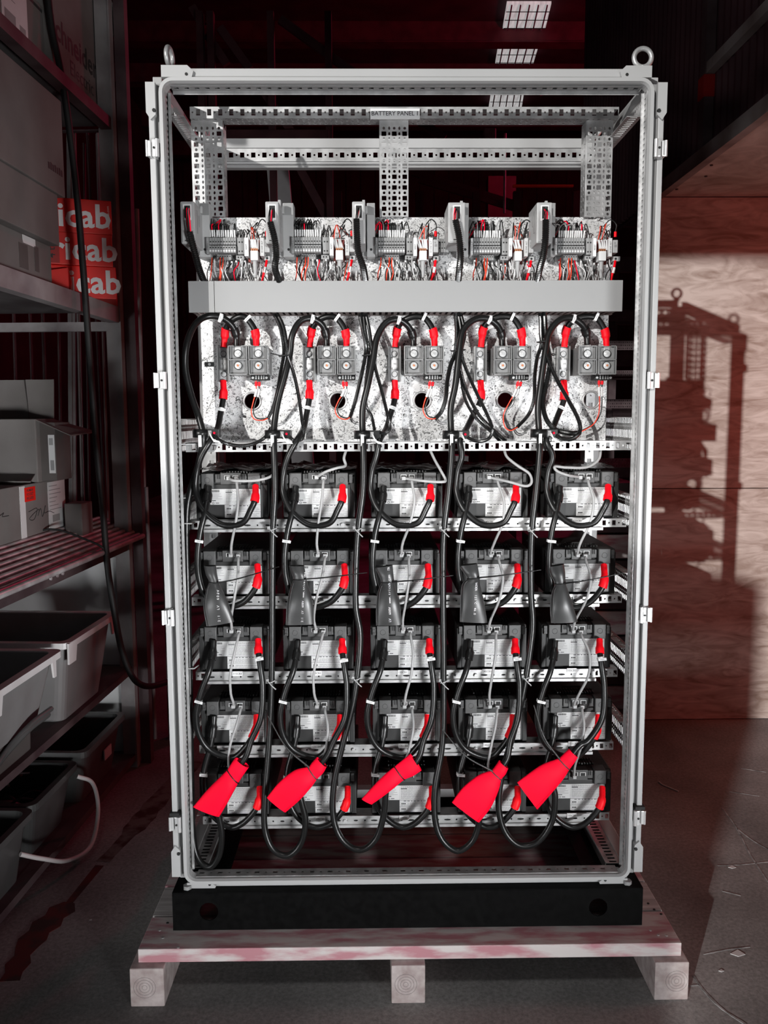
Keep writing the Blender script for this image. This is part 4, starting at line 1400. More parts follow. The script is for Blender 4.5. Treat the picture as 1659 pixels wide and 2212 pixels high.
# ================================================================== WIRING DUCT
a, b = at(408, 675, 0.115), at(1346, 605, 0.115)
DX0, DX1, DZ0, DZ1 = a.x, b.x, a.z, b.z
xs = at(463, 640, 0.115).x
duct = thing('wiring_duct', 'long pale grey wiring duct with a closed cover across the galvanised plate', 'duct', (0, 0.21, DZ0))
MB().box((DX0, 0.115, DZ0), (xs - 0.0006, 0.121, DZ1), 0, 0.0012).build('duct_cover', 'duct_grey', duct)
MB().box((xs + 0.0006, 0.1145, DZ0), (DX1, 0.121, DZ1), 0, 0.0012).build('duct_cover', 'duct_grey', duct)
mb = MB()
mb.box((DX0 + 0.002, 0.214, DZ0 + 0.003), (DX1 - 0.002, 0.217, DZ1 - 0.003))
for zz in (DZ0 + 0.002, DZ1 - 0.004):
    mb.box((DX0 + 0.002, 0.195, zz), (DX1 - 0.002, 0.214, zz + 0.002))
    x = DX0 + 0.004
    while x < DX1 - 0.014:
        mb.box((x, 0.121, zz), (x + 0.0085, 0.195, zz + 0.002))
        x += 0.0155
tag(mb.build('slotted_tray', 'duct_slot', duct), 'slotted brown-grey tray behind the cover')

# ================================================================== FUSES AND CONTACTORS
def bolt(mb, c, r, mi, hexr=None, mi2=None):
    mb.cyl(c + V((0, 0.001, 0)), c + V((0, -0.0008, 0)), r * 1.22, 18, 2)
    mb.cyl(c + V((0, -0.0008, 0)), c + V((0, -0.0022, 0)), r, 16, mi)
    mb.cyl(c + V((0, -0.0015, 0)), c + V((0, -0.006, 0)), hexr or r * 0.72, 6, mi)
    mb.cyl(c + V((0, -0.006, 0)), c + V((0, -0.0085, 0)), (hexr or r * 0.72) * 0.45, 10, mi if mi2 is None else mi2)


STN = ['nearest the left post', 'second along the plate', 'in the middle of the plate', 'fourth along the plate', 'at the plate end']
SPOT = ['above the 11S batteries', 'above the 12S batteries', 'above the 13S batteries', 'above the 14S batteries', 'above the 15S batteries']
for b in range(5):
    fx = FX[b]
    c = at(fx, 786, 0.165)
    hh = 0.0455
    root = thing('fuse_holder', 'upright fuse holder with a white fuse and red-booted ends %s' % SPOT[b], 'fuse', c, 'fuse holders on the galvanised plate')
    mb = MB()
    mb.box((c.x - 0.0165, 0.178, c.z - hh), (c.x + 0.0165, 0.2195, c.z + hh), 0, 0.002)
    for s in (-1, 1):
        mb.box((c.x + s * 0.0165, 0.162, c.z - hh), (c.x + s * 0.0125, 0.19, c.z + hh), 0, 0.001)
        mb.box((c.x + s * 0.0115, 0.168, c.z - hh), (c.x + s * 0.0100, 0.19, c.z + hh), 0)
    mb.build('base', 'clear_cover', root)
    mb = MB()
    mb.box((c.x - 0.0085, 0.170, c.z - 0.014), (c.x + 0.0085, 0.180, c.z + 0.014), 0, 0.001)
    mb.cyl((c.x, 0.170, c.z - 0.012), (c.x, 0.170, c.z + 0.012), 0.0095, 16, 0)
    mb.cyl((c.x, 0.170, c.z - 0.0145), (c.x, 0.170, c.z - 0.010), 0.0101, 16, 1)
    mb.cyl((c.x, 0.170, c.z + 0.010), (c.x, 0.170, c.z + 0.0145), 0.0101, 16, 1)
    mb.box((c.x - 0.003, 0.160, c.z - 0.002), (c.x + 0.004, 0.161, c.z + 0.0018), 1)
    mb.build('fuse', ['white_plastic', 'zinc_steel'], root)
    for s in (-1, 1):
        mb = MB()
        mb.box((c.x - 0.0095, 0.1735, c.z + s * 0.0415), (c.x + 0.0095, 0.178, c.z + s * 0.014), 0)
        bolt(mb, V((c.x, 0.1735, c.z + s * 0.026)), 0.0066, 0)
        mb.build('terminal_bolt', ['chrome', 'zinc_steel', 'dark_hole'], root)
    if b == 0:
        p = at(452, 787, 0.17)
        mb = MB()
        mb.box((p.x - 0.012, 0.168, p.z - 0.006), (p.x + 0.012, 0.172, p.z + 0.006), 0)
        mb.cyl((p.x + 0.001, 0.168, p.z), (p.x + 0.001, 0.1655, p.z), 0.0036, 10, 1)
        tag(mb.build('side_tab', ['dark_hole', 'zinc_steel'], root), 'black tab with a screw')
    # two-pole contactor: two clear-covered halves on one black base
    c0 = at([514, 706, 894, 1086, 1269][b], 778, 0.125)
    c1 = at([558, 748, 938, 1128, 1311][b], 778, 0.125)
    root = thing('contactor', 'two-pole contactor under clear covers with four round bolts %s' % SPOT[b], 'contactor', c0, 'contactors on the galvanised plate')
    mb = MB()
    w_ = (c1.x - c0.x)
    mb.box((c0.x - w_ * 0.46, 0.150, c0.z - 0.036), (c1.x + w_ * 0.46, 0.2195, c0.z + 0.034), 0, 0.003)
    mb.build('housing', 'terminal_grey', root)
    mb = MB()
    mb.box((c1.x - 0.024, 0.150, c0.z - 0.049), (c1.x + 0.022, 0.19, c0.z - 0.036), 0, 0.002)
    for q in (-0.018, 0.017):
        mb.cyl((c1.x + q, 0.150, c0.z - 0.043), (c1.x + q, 0.1475, c0.z - 0.043), 0.0033, 10, 1)
    for q in (-0.010, -0.003, 0.004, 0.010):
        mb.box((c1.x + q - 0.0012, 0.148, c0.z - 0.047), (c1.x + q + 0.0014, 0.151, c0.z - 0.038), 1)
    mb.build('coil_terminals', ['dark_hole', 'zinc_steel'], root)
    for c in (c0, c1):
        hwx = w_ * 0.475
        mb = MB()
        z0, z1 = c.z - 0.0365, c.z + 0.0365
        mb.box((c.x - hwx, 0.132, z0), (c.x + hwx, 0.150, z1), 0, 0.002)
        for s in (-1, 1):
            mb.box((c.x + s * hwx, 0.120, z0), (c.x + s * (hwx - 0.0028), 0.134, z1), 0, 0.0008)
            mb.box((c.x + s * (hwx - 0.0045), 0.124, z0 + 0.002), (c.x + s * (hwx - 0.006), 0.134, z1 - 0.002), 0)
        mb.box((c.x - hwx, 0.120, z0), (c.x + hwx, 0.134, z0 + 0.0025), 0, 0.0008)
        mb.box((c.x - hwx, 0.120, c.z - 0.0005), (c.x + hwx, 0.134, c.z + 0.0025), 0, 0.0008)
        mb.box((c.x - hwx, 0.120, z1 - 0.0025), (c.x - 0.009, 0.134, z1), 0, 0.0008)
        mb.box((c.x + 0.009, 0.120, z1 - 0.0025), (c.x + hwx, 0.134, z1), 0, 0.0008)
        mb.box((c.x - 0.010, 0.1305, z0 + 0.005), (c.x + 0.012, 0.132, z0 + 0.0075), 0)
        mb.build('clear_cover', 'clear_cover', root)
        for k, zz in enumerate((c.z + 0.0165, c.z - 0.0135)):
            mb = MB()
            if k == 0:
                mb.box((c.x - 0.0075, 0.1285, zz - 0.004), (c.x + 0.0075, 0.131, zz + 0.017), 1, 0.001)
            bolt(mb, V((c.x, 0.1275, zz)), 0.0086, 0, 0.0064, 1)
            mb.build('terminal_bolt', ['chrome', 'zinc_steel' if k == 0 else 'copper', 'dark_hole'], root)

# ================================================================== CURRENT SENSORS ON THE CROSS RAIL
CTX = [(446, 936, 437), (602, 938, 592), (796, 939, 785), (985, 939, 976), (1174, 936, 1166)]
CTN = ['beside the front post', 'between markers 11S and 12S', 'between markers 12S and 13S', 'between markers 13S and 14S', 'between markers 14S and 15S']
for b, (px_, py_, tx) in enumerate(CTX):
    c = at(tx - 2, py_, 0.082)
    root = thing('current_sensor', 'black ring current sensor clamped round the long cable %s' % CTN[b], 'sensor', c, 'current sensors on the middle cross rail')
    mb = MB()
    N = 20
    ro, ri, h = 0.0215, 0.0115, 0.0105
    rings = [[V((c.x + r_ * math.cos(2 * math.pi * k / N), c.y + r_ * math.sin(2 * math.pi * k / N), z)) for k in range(N)] for r_, z in ((ri, c.z - h), (ro, c.z - h), (ro, c.z + h), (ri, c.z + h), (ri, c.z - h))]
    mb.loft(rings, 0, True, False)
    mb.box((c.x + 0.015, c.y - 0.012, c.z - h), (c.x + 0.046, c.y + 0.016, c.z + h), 0, 0.0015)
    mb.build('ring_body', 'cable_black', root)
    mb = MB()
    mb.box((c.x + 0.020, c.y - 0.014, c.z - 0.006), (c.x + 0.028, c.y - 0.012, c.z + 0.007), 0)
    mb.build('connector', 'terminal_grey', root)
    if b in (0, 1, 3, 4):
        MB().cyl((c.x + 0.035, c.y - 0.0125, c.z + 0.001), (c.x + 0.035, c.y - 0.0155, c.z + 0.001), 0.0028, 12).build('indicator', 'crimson_sleeve', root)
    mb = MB()
    w0 = V((c.x + 0.022, c.y - 0.014, c.z + 0.004))
    for k in range(4):
        p1 = w0 + V((0.001 * k, 0, -0.003 * k))
        mb.tube(spline([p1, p1 + V((0.004, -0.012, -0.004)), p1 + V((0.012, -0.012, -0.018 + 0.001 * k)), p1 + V((0.026, -0.008, -0.024 + 0.002 * k))], 5), 0.0011, 6)
    mb.build('sensor_leads', 'white_plastic', root)
    # white tie base on the rail under each sensor
    mb = MB()
    z = 1.360
    mb.box((c.x - 0.004, c.y - 0.022, z + 0.002), (c.x + 0.004, c.y - 0.010, z + 0.031), 0, 0.001)
    mb.box((c.x + 0.034, 0.0875, z + 0.012), (c.x + 0.048, 0.10, z + 0.024), 0, 0.001)
    mb.bar((c.x - 0.050, 0.080, z + 0.008), (c.x + 0.065, 0.080, z + 0.009), 0.002, 0.0025, 0)
    mb.build('tie_mount', 'white_plastic', root)

# ================================================================== RIBBED CONDUITS
def conduit_thing(label, pts, r, group, extra=None):
    root = thing('ribbed_conduit', label, 'conduit', pts[0], group)
    conduit(MB_ := MB(), pts, r, 0, 10)
    MB_.build('hose', 'conduit_black', root)
    return root


UPC = [[(409, 500, .060), (416, 528, .070), (424, 558, .085), (432, 586, .105), (444, 615, .135), (452, 632, .16)],
       [(584, 480, .060), (593, 516, .062), (597, 552, .070), (594, 578, .085), (602, 604, .115), (614, 630, .15)],
       [(770, 473, .060), (771, 508, .062), (774, 545, .075), (784, 575, .09), (789, 604, .12), (790, 630, .15)],
       [(984, 475, .060), (992, 515, .062), (995, 555, .075), (992, 583, .095), (990, 606, .12), (988, 630, .15)],
       [(1179, 475, .060), (1178, 516, .062), (1174, 550, .075), (1166, 580, .095), (1160, 606, .12), (1156, 630, .15)]]
UPR = [0.0092, 0.0088, 0.0088, 0.0088, 0.0090]
MODN = ['nearest the hinge post', 'above the 12S batteries', 'beside the middle perforated column', 'above the 14S batteries', 'above the 15S batteries']
for b in range(5):
    pts = path(UPC[b])
    root = conduit_thing('fat ribbed conduit dropping into the duct from the module %s' % MODN[b], pts, UPR[b], 'fat conduits above the duct')
    # loose cores entering the module
    cores = MB()
    tp = at(*[(404, 446, .062), (586, 446, .062), (775, 446, .062), (986, 446, .062), (1180, 446, .062)][b])
    for k in range(8):
        ox, oy = random.uniform(-.004, .004), random.uniform(-.003, .003)
        e = tp + V((ox * 0.7, 0.028, random.uniform(-.006, .008)))
        m_ = tp + V((ox * 0.9, 0.002, random.uniform(-.012, -.004)))
        cores.tube(spline([e, m_, (m_ + pts[0]) / 2 + V((ox * 0.8, oy - 0.003, 0)), pts[0] + V((ox, oy, -0.004))], 5), 0.0013, 6, 1 if (k < (2, 1, 1, 4, 4)[b]) else (2 if k % 3 == 0 else 0))
    cores.build('loose_cores', ['cable_black', 'crimson_sleeve', 'cable_grey'], root)

LOC = [
    # gap 1
    ('thin ribbed conduit between the 11S and 12S contactors, ending in red wires', [(590, 676, .16), (603, 700, .14), (611, 735, .12), (613, 765, .115), (607, 800, .115), (598, 850, .13), (588, 885, .15), (579, 904, .16)], .0048),
    ('thin ribbed conduit looping from the duct to the sensor between 11S and 12S', [(598, 676, .16), (612, 705, .135), (619, 740, .115), (622, 770, .105), (634, 805, .10), (645, 855, .10), (652, 905, .10), (656, 935, .095), (650, 950, .08), (635, 951, .07), (626, 944, .068)], .0048),
    ('ribbed conduit swinging along the rail to the first sensor', [(585, 925, .11), (574, 943, .085), (552, 957, .07), (524, 963, .065), (492, 959, .062), (474, 951, .066), (464, 943, .068)], .0050),
    # gap 2
    ('thin ribbed conduit between the 12S and 13S contactors ending in red wires', [(777, 676, .16), (783, 710, .135), (790, 745, .115), (789, 770, .11), (783, 800, .11), (774, 840, .13), (765, 875, .15), (756, 902, .16)], .0052),
    ('thin ribbed conduit reaching the sensor between 12S and 13S from the duct', [(790, 676, .16), (798, 715, .13), (805, 765, .105), (812, 800, .10), (826, 850, .10), (838, 900, .10), (842, 925, .09), (832, 936, .075), (822, 935, .066)], .0048),
    ('short ribbed conduit curling down behind the 13S trunk cable', [(785, 676, .16), (790, 720, .13), (797, 765, .115), (790, 830, .13), (791, 875, .14), (803, 900, .13), (809, 928, .11)], .0044),
    # gap 3
    ('ribbed conduit between the 13S and 14S contactors ending in an orange wire', [(984, 676, .16), (987, 715, .135), (984, 760, .11), (973, 790, .11), (966, 825, .12), (963, 860, .14), (954, 888, .16), (940, 905, .17)], .0060),
    ('thin ribbed conduit crossing the 14S string cable and dipping behind the cross rail', [(990, 676, .16), (996, 720, .13), (990, 760, .11), (995, 800, .10), (1010, 850, .09), (1034, 895, .09), (1062, 925, .10), (1092, 953, .13)], .0048),
    ('thin ribbed conduit looping to the sensor between 13S and 14S', [(995, 676, .16), (1004, 720, .13), (997, 762, .105), (1008, 800, .09), (1030, 850, .085), (1052, 895, .085), (1063, 925, .085), (1058, 945, .075), (1042, 953, .07), (1026, 952, .068), (1012, 946, .068)], .0048),
    ('second thin ribbed conduit beside the 14S string cable running under the rail', [(986, 676, .16), (992, 720, .135), (993, 765, .115), (998, 830, .10), (1008, 870, .095), (1030, 905, .095), (1060, 932, .11), (1082, 955, .13)], .0044),
    # gap 4
    ('ribbed conduit between the 14S and 15S contactors curving back to the 14S hole', [(1166, 676, .16), (1170, 710, .135), (1169, 745, .11), (1160, 775, .11), (1155, 815, .12), (1154, 860, .14), (1142, 895, .16), (1117, 923, .17)], .0052),
    ('fat ribbed conduit bulging right and running along the rail under 15S', [(1176, 676, .16), (1178, 712, .13), (1182, 745, .11), (1188, 785, .10), (1180, 830, .09), (1173, 870, .085), (1180, 905, .085), (1200, 928, .09), (1232, 936, .10), (1252, 935, .12)], .0068),
    ('ribbed conduit making the wide loop under the 15S fuse to its sensor', [(1168, 690, .15), (1170, 735, .115), (1183, 775, .09), (1203, 820, .075), (1228, 865, .07), (1250, 908, .07), (1252, 934, .07), (1236, 948, .068), (1216, 948, .068), (1203, 942, .068)], .0056),
]
for lb, pp, r in LOC:
    conduit_thing(lb, path(pp), r, 'thin ribbed conduits below the duct')
# bundles tied together: cable ties around the conduit groups
for k, (px_, py_, rr, lb) in enumerate([(616, 768, .0135, 'black tie with a loose tail gathering the conduits between 11S and 12S'), (798, 767, .0145, 'black tie gathering the conduits between 12S and 13S'), (990, 757, .0150, 'black tie gathering the conduits between 13S and 14S'), (1174, 738, .0140, 'black tie gathering the conduits between 14S and 15S')]):
    c = at(px_, py_, 0.112)
    mb = MB()
    mb.tube([c + V((rr * 1.15 * math.cos(t * math.pi / 10), rr * 0.9 * math.sin(t * math.pi / 10), 0.0015 * math.cos(t * math.pi / 10))) for t in range(21)], 0.0017, 6)
    if k == 0:
        mb.tube([c + V((-rr, -0.004, 0)), c + V((-rr - 0.022, -0.012, 0.005))], 0.0013, 6)
    tag(mb.build('cable_tie', 'dark_hole', None, org=c), lb, 'cable tie', 'black ties round the conduits')
# pale cable ties on the trunks at the DIN rails
for b in range(5):
    for (yy, fr, rn) in ((1138, None, 'first'), (1460, None, 'third')):
        tgt = at(TR[b][0][0], yy, .06).z
        pts = TRP[b]
        k = min(range(len(pts)), key=lambda i: abs(pts[i].z - tgt) + (0 if i < len(pts) * 0.7 else 9))
        mb = MB()
        c = pts[k]
        d = (pts[k + 1] - pts[k - 1]).normalized()
        u = V((1, 0, 0.35 if b else 0)).normalized()
        v = V((0, 1, 0))
        mb.tube([c + u * (0.0098 * math.cos(t * math.pi / 8)) + v * (0.0098 * math.sin(t * math.pi / 8)) for t in range(17)], 0.0017, 6)
        if b:
            mb.box((c.x - 0.013, c.y - 0.010, c.z + 0.001), (c.x - 0.006, c.y - 0.004, c.z + 0.009), 0, 0.001)
            mb.tube([c + V((-0.009, -0.010, 0.004)), c + V((0.004, -0.0125, -0.010)), c + V((0.012, -0.011, -0.018))], 0.0017, 6)
        else:
            mb.tube([c + V((-0.016, -0.008, 0)), c + V((0.014, -0.010, 0.0)), c + V((0.020, 0.02, 0))], 0.0019, 6)
        tag(mb.build('cable_tie', 'cable_grey', None, org=c), 'pale cable tie holding the long cable %s at the %s battery rail' % (CTN[b].replace('markers ', ''), rn), 'cable tie', 'pale ties on the long cables')

# ================================================================== CONTROL MODULES
MD = [(391, 419, 434, 526), (574, 602, 434, 526), (761, 789, 434, 526), (968, 1006, 436, 524), (1159, 1194, 436, 525)]
for b, (x0, x1, y0, y1) in enumerate(MD):
    a, c = at(x0, y1, 0.075), at(x1, y0, 0.075)
    root = thing('control_module', 'pale grey control module with a conduit in its face, %s' % MODN[b], 'control module', ((a.x + c.x) / 2, 0.2, a.z), 'control modules above the duct')
    mb = MB()
    mb.box((a.x, 0.078, a.z), (c.x, 0.19, c.z), 0, 0.0035)
    mb.box((a.x + 0.004, 0.076, a.z + 0.003), (c.x - 0.002, 0.079, c.z - 0.004), 0, 0.001)
    for s in (0, 1):
        xx = a.x - 0.0004 if s == 0 else c.x + 0.0004
        mb.box((xx - 0.0004, 0.10, a.z + 0.03), (xx + 0.0004, 0.112, c.z - 0.015), 1)
        mb.box((xx - 0.0004, 0.125, a.z + 0.05), (xx + 0.0004, 0.133, c.z - 0.022), 1)
    mb.build('housing', ['module_grey', 'terminal_grey'], root)
    mb = MB()
    cx = (a.x + c.x) / 2
    mb.box((cx - 0.010, 0.0750, c.z - 0.045), (cx + 0.010, 0.0765, c.z - 0.008), 0, 0.0005)
    mb.box((cx - 0.0065, 0.0744, c.z - 0.040), (cx + 0.0075, 0.0752, c.z - 0.011), 1)
    mb.box((cx - 0.008, 0.0752, a.z + 0.006), (cx + 0.003, 0.0758, a.z + 0.0085), 2)
    mb.build('socket', ['white_plastic', 'dark_hole', 'print_ink'], root)
    mb = MB()
    mb.box((c.x - 0.008, 0.13, c.z - 0.002), (c.x - 0.001, 0.15, c.z + 0.016), 0, 0.001)
    mb.box((c.x - 0.0005, 0.15, c.z - 0.012), (c.x + 0.005, 0.165, c.z + 0.006), 0, 0.001)
    mb.build('release_tab', 'module_grey', root)
    # rear carrier clipped to the plate, visible beside the module
    rx = [(433, 453), (613, 634), (793, 810), (997, 1012), (1188, 1199)][b]
    p, q = at(rx[0], 556, 0.18), at(rx[1], 440, 0.18)
    mb = MB()
    mb.box((p.x, 0.172, p.z), (q.x, 0.2195, q.z), 0, 0.0015)
    mb.box((p.x + 0.002, 0.1712, q.z - 0.030), (q.x - 0.001, 0.1725, q.z - 0.002), 1)
    mb.cyl(((p.x + q.x) / 2, 0.172, p.z + 0.018), ((p.x + q.x) / 2, 0.1705, p.z + 0.018), 0.0032, 12, 2)
    mb.box((p.x - 0.012, 0.19, p.z + 0.004), (p.x, 0.2195, q.z - 0.012), 0, 0.001)
    mb.build('carrier', ['module_grey', 'terminal_grey', 'dark_hole'], root)

# ================================================================== TERMINAL STRIPS
TX0 = [452, 636, 817, 1023, 1205]
TYY = [513, 512, 513, 514, 514]
for b in range(5):
    X0, Y0 = TX0[b], TYY[b]
    A = lambda dx, dy, Y=.165: at(X0 + dx, Y0 + dy, Y)
    root = thing('terminal_strip', 'strip of pale terminals under a tangle of wires %s' % MODN[b].replace('nearest the hinge post', 'above the 11S batteries').replace('beside the middle perforated column', 'above the 13S batteries'), 'terminal strip', A(29, 33, .2), 'terminal strips above the duct')
    # din rail behind
    p, q = A(-6, 50, .21), A(134, 40, .21)
    MB().box((p.x, 0.208, p.z), (q.x, 0.2195, q.z)).build('rail', 'groove_grey', root)
    n = 10
    for i in range(n):
        x0, x1 = A(58.0 * i / n, 0).x, A(58.0 * (i + 1) / n, 0).x - 0.0005
        z1, z0 = A(0, 0).z, A(0, 34).z
        zm = (z0 + z1) / 2
        mb = MB()
        mb.box((x0, 0.165, zm + 0.002), (x1, 0.208, z1), 0, 0.0008)
        mb.box((x0, 0.160, z0), (x1, 0.208, zm - 0.001), 0, 0.0008)
        mb.box((x0, 0.172, zm - 0.001), (x1, 0.205, zm + 0.002), 1)
        cx = (x0 + x1) / 2
        for zz, yy in ((zm + 0.009, 0.1645), (zm - 0.0065, 0.1595)):
            mb.cyl((cx, yy, zz), (cx, yy + 0.001, zz), 0.0019, 8, 1)
        mb.box((cx - 0.0022, 0.1592, zm - 0.0165), (cx + 0.0022, 0.1602, zm - 0.0125), 2)
        mb.build('terminal', ['terminal_grey', 'dark_hole', 'white_plastic'], root)
    mb = MB()
    for i in range(6):
        x0, x1 = A(14 + 5.2 * i, 0).x, A(14 + 5.2 * (i + 1), 0).x - 0.0005
        z1, z0 = A(0, 35).z, A(0, 47).z
        mb.box((x0, 0.175, z0), (x1, 0.208, z1), 0, 0.0006)
        cx = (x0 + x1) / 2
        mb.cyl((cx, 0.1742, (z0 + z1) / 2 + 0.002), (cx, 0.1755, (z0 + z1) / 2 + 0.002), 0.0016, 8, 1)
    tag(mb.build('lower_terminal_row', ['terminal_grey', 'dark_hole'], root))
    # end stop with tag, two-way block, label carriers, relay
    def blk(name, dx0, dx1, dy0, dy1, y, m, txt=None, holes=None):
        p, q = A(dx0, dy1, y), A(dx1, dy0, y)
        mb = MB().box((p.x, y, p.z), (q.x, 0.208, q.z), 0, 0.001)
        cx, cz = (p.x + q.x) / 2, (p.z + q.z) / 2
        if holes:
            for hx, hz in holes:
                h = A(hx, hz, y)
                mb.cyl((h.x, y - 0.0004, h.z), (h.x, y + 0.001, h.z), 0.0021, 8, 1)
        if txt:
            mb.text(txt, (cx, y - 0.0003, cz), 0.0052, (0, 0, 1), (-1, 0, 0), 2, 0.01)
        return mb.build(name, [m, 'dark_hole', 'print_ink'], root)
    blk('end_stop', -6, -1, 0, 36, .160, 'terminal_grey' if b < 3 else 'white_plastic', 'STRING %d' % (b + 1))
    blk('two_way_block', 61, 75, 0, 36, .168, 'terminal_grey', None, [(65, 10), (71, 10), (65, 30), (71, 30)])
    blk('two_way_block', 58, 75, 38, 48, .178, 'terminal_grey', None, [(63, 43), (69, 43)])
    blk('label_carrier', 76, 84, 0, 40, .150, 'white_plastic', 'RESET')
    p, q = A(85, 56, .185), A(108, 6, .185)
    mb = MB().box((p.x, 0.185, p.z), (q.x, 0.200, q.z))
    mb.build('relay_board', 'pcb_red', root)
    mb = MB()
    p, q = A(89, 49, .150), A(105, 28, .150)
    mb.box((p.x, 0.150, p.z), (q.x, 0.185, q.z), 0, 0.0015)
    for i in range(4):
        xx = p.x + (q.x - p.x) * (0.14 + 0.24 * i)
        mb.box((xx - 0.0014, 0.153, q.z), (xx + 0.0014, 0.17, q.z + 0.006), 1)
    p2, q2 = A(91, 70, .150), A(103, 50, .150)
    rings = []
    cx = (p.x + q.x) / 2
    for t in range(9):
        z = p.z - 0.042 * t / 8
        w_ = (0.0070 - 0.0024 * t / 8) * (1.0 if t % 2 == 0 else 0.86)
        rings.append([V((cx + w_ * math.cos(k * math.pi / 5), 0.163 + w_ * math.sin(k * math.pi / 5), z)) for k in range(10)])
    mb.loft(rings, 2, True, True)
    mb.build('white_plug', ['white_plastic', 'copper', 'cable_grey'], root)
    blk('label_carrier', 110, 118, 0, 40, .150, 'white_plastic', 'DI GND ALT')
    mb = MB()
    p, q = A(119, 32, .150), A(130, 4, .150)
    mb.box((p.x, 0.150, p.z), (q.x, 0.208, q.z), 0, 0.0015)
    mb.box((p.x + 0.003, 0.1492, q.z - 0.010), (p.x + 0.006, 0.151, q.z - 0.006), 1)
    mb.box((p.x + 0.003, 0.1492, q.z - 0.018), (q.x - 0.003, 0.1505, q.z - 0.012), 1)
    p, q = A(119, 50, .165), A(131, 40, .165)
    mb.box((p.x, 0.165, p.z), (q.x, 0.208, q.z), 0, 0.0015)
    mb.cyl(((p.x + q.x) / 2, 0.1645, (p.z + q.z) / 2), ((p.x + q.x) / 2, 0.167, (p.z + q.z) / 2), 0.0030, 10, 2)
    mb.build('relay', ['module_grey', 'terminal_grey', 'dark_hole'], root)
    if b == 2:
        for i in range(4):
            p, q = A(130 + 5.4 * i, 32, .165), A(130 + 5.4 * (i + 1), 2, .165)
            mb = MB().box((p.x, 0.165, p.z), (q.x - 0.0004, 0.208, q.z), 0, 0.0008)
            cx = (p.x + q.x) / 2
            for t in (0.3, 0.72):
                mb.cyl((cx, 0.1645, p.z + (q.z - p.z) * t), (cx, 0.166, p.z + (q.z - p.z) * t), 0.0018, 8, 1)
            mb.build('terminal', ['terminal_grey', 'dark_hole'], root)
    # ---- wires: uncountable tangle
    rnd = random.Random(40 + b)
    mb = MB()
    def wire(pts, r, mi):
        mb.tube(spline(pts, 5), r, 6, mi)
    for i in range(12):
        x = 58.0 * (i + 0.5) / 12
        base = A(x, 2, .18)
        fer = base + V((rnd.uniform(-.0015, .0015), -0.004, 0.020))
        col = 1 if (i in (4,) or rnd.random() < 0.07) else (0 if rnd.random() < 0.75 else 2)
        mb.tube([base, fer], 0.0023, 6, 3)
        lx = rnd.uniform(-16, 6) if i < 8 else rnd.uniform(-4, 12)
        top = A(x + lx * 0.5, -rnd.uniform(26, 40), rnd.uniform(.155, .195))
        end = A(x + lx, rnd.uniform(-14, -2), .20)
        if i < 5:
            end = A(-8 - rnd.uniform(0, 5), rnd.uniform(-12, 6), .205)
        wire([fer, fer + V((0, -0.002, 0.012)), top, top + (end - top) * 0.55 + V((0, 0, 0.004)), end], 0.0014, col)
        if i < 9:
            wire([fer + V((.002, .006, -.004)), fer + V((.002, .004, .010)), top + V((.006, .012, .003)), end + V((0.008, .005, .004))], 0.0012, 0)
    for i in range(7):                                   # plug wires
        x = 90 + 2.6 * i
        s = A(x, 26, .165)
        f2 = A(x - 4 + rnd.uniform(-4, 4), 4, .160)
        mb.tube([s, f2], 0.0020, 6, 3)
        top = A(x + rnd.uniform(-8, 14), -rnd.uniform(14, 34), .17)
        wire([f2, f2.lerp(top, 0.5) + V((0, -0.004, .004)), top, A(x + rnd.uniform(-16, 18), -rnd.uniform(-4, 8), .20)], 0.0013, (4 if i % 3 == 1 else (0 if i % 3 == 0 else 2)))
    rx_ = A(124, -2, .17)
    mb.tube([rx_, rx_ + V((0, 0, .013))], 0.0038, 8, 5)
    wire([rx_ + V((0, 0, .012)), rx_ + V((.001, -.004, .03)), rx_ + V((-.012, .006, .044)), rx_ + V((-.026, .02, .03))], 0.0014, 0)
    ybot = 606 - Y0
    for i in range(26):                                   # fanning down into the duct
        x = 2 + 118.0 * i / 25
        if 92 < x < 104:
            continue
        s = A(x, 50 + rnd.uniform(-6, 6), .182)
        e = A(x * 0.86 + 8 + rnd.uniform(-16, 16), ybot + 12, .165)
        m_ = s.lerp(e, 0.5) + V((rnd.uniform(-.010, .010), rnd.uniform(-.03, .0), 0.0))
        q = rnd.random()
        col = 4 if q < 0.06 else (1 if q < 0.10 else (2 if q < 0.38 else (3 if q < 0.52 else 0)))
        wire([s, s + V((0, -.006, -.008)), m_, e], 0.0014, col)
        if i % 2 == 0:
            t0 = s + V((0, -.004, -.004))
            mb.tube([t0, t0 + V((rnd.uniform(-.001, .003), -.004, -.018))], 0.0028, 6, 3)
    for dx in (6, 24, 30):
        wire([A(dx, 44, .17), A(dx - 1, 60, .155), A(dx - 3 + rnd.uniform(-6, 6), 78, .15), A(dx - 6, ybot + 10, .16)], 0.0015, 4)
    wire([A(124, 50, .165), A(122, 62, .155), A(118, 76, .155), A(113, ybot + 8, .165)], 0.0032, 5)
    mb.tube([A(122, 64, .153), A(119, 76, .153)], 0.0036, 8, 3)
    o = mb.build('wire_tangle', ['cable_black', 'crimson_sleeve', 'cable_grey', 'white_plastic', 'orange_red', 'red_plastic'], None, org=tuple(A(29, 40, .18)))
    tag(o, 'tangle of black, white and red wires round the terminal strip %s' % SPOT[b], 'wiring', 'wire tangles above the duct', 'stuff')

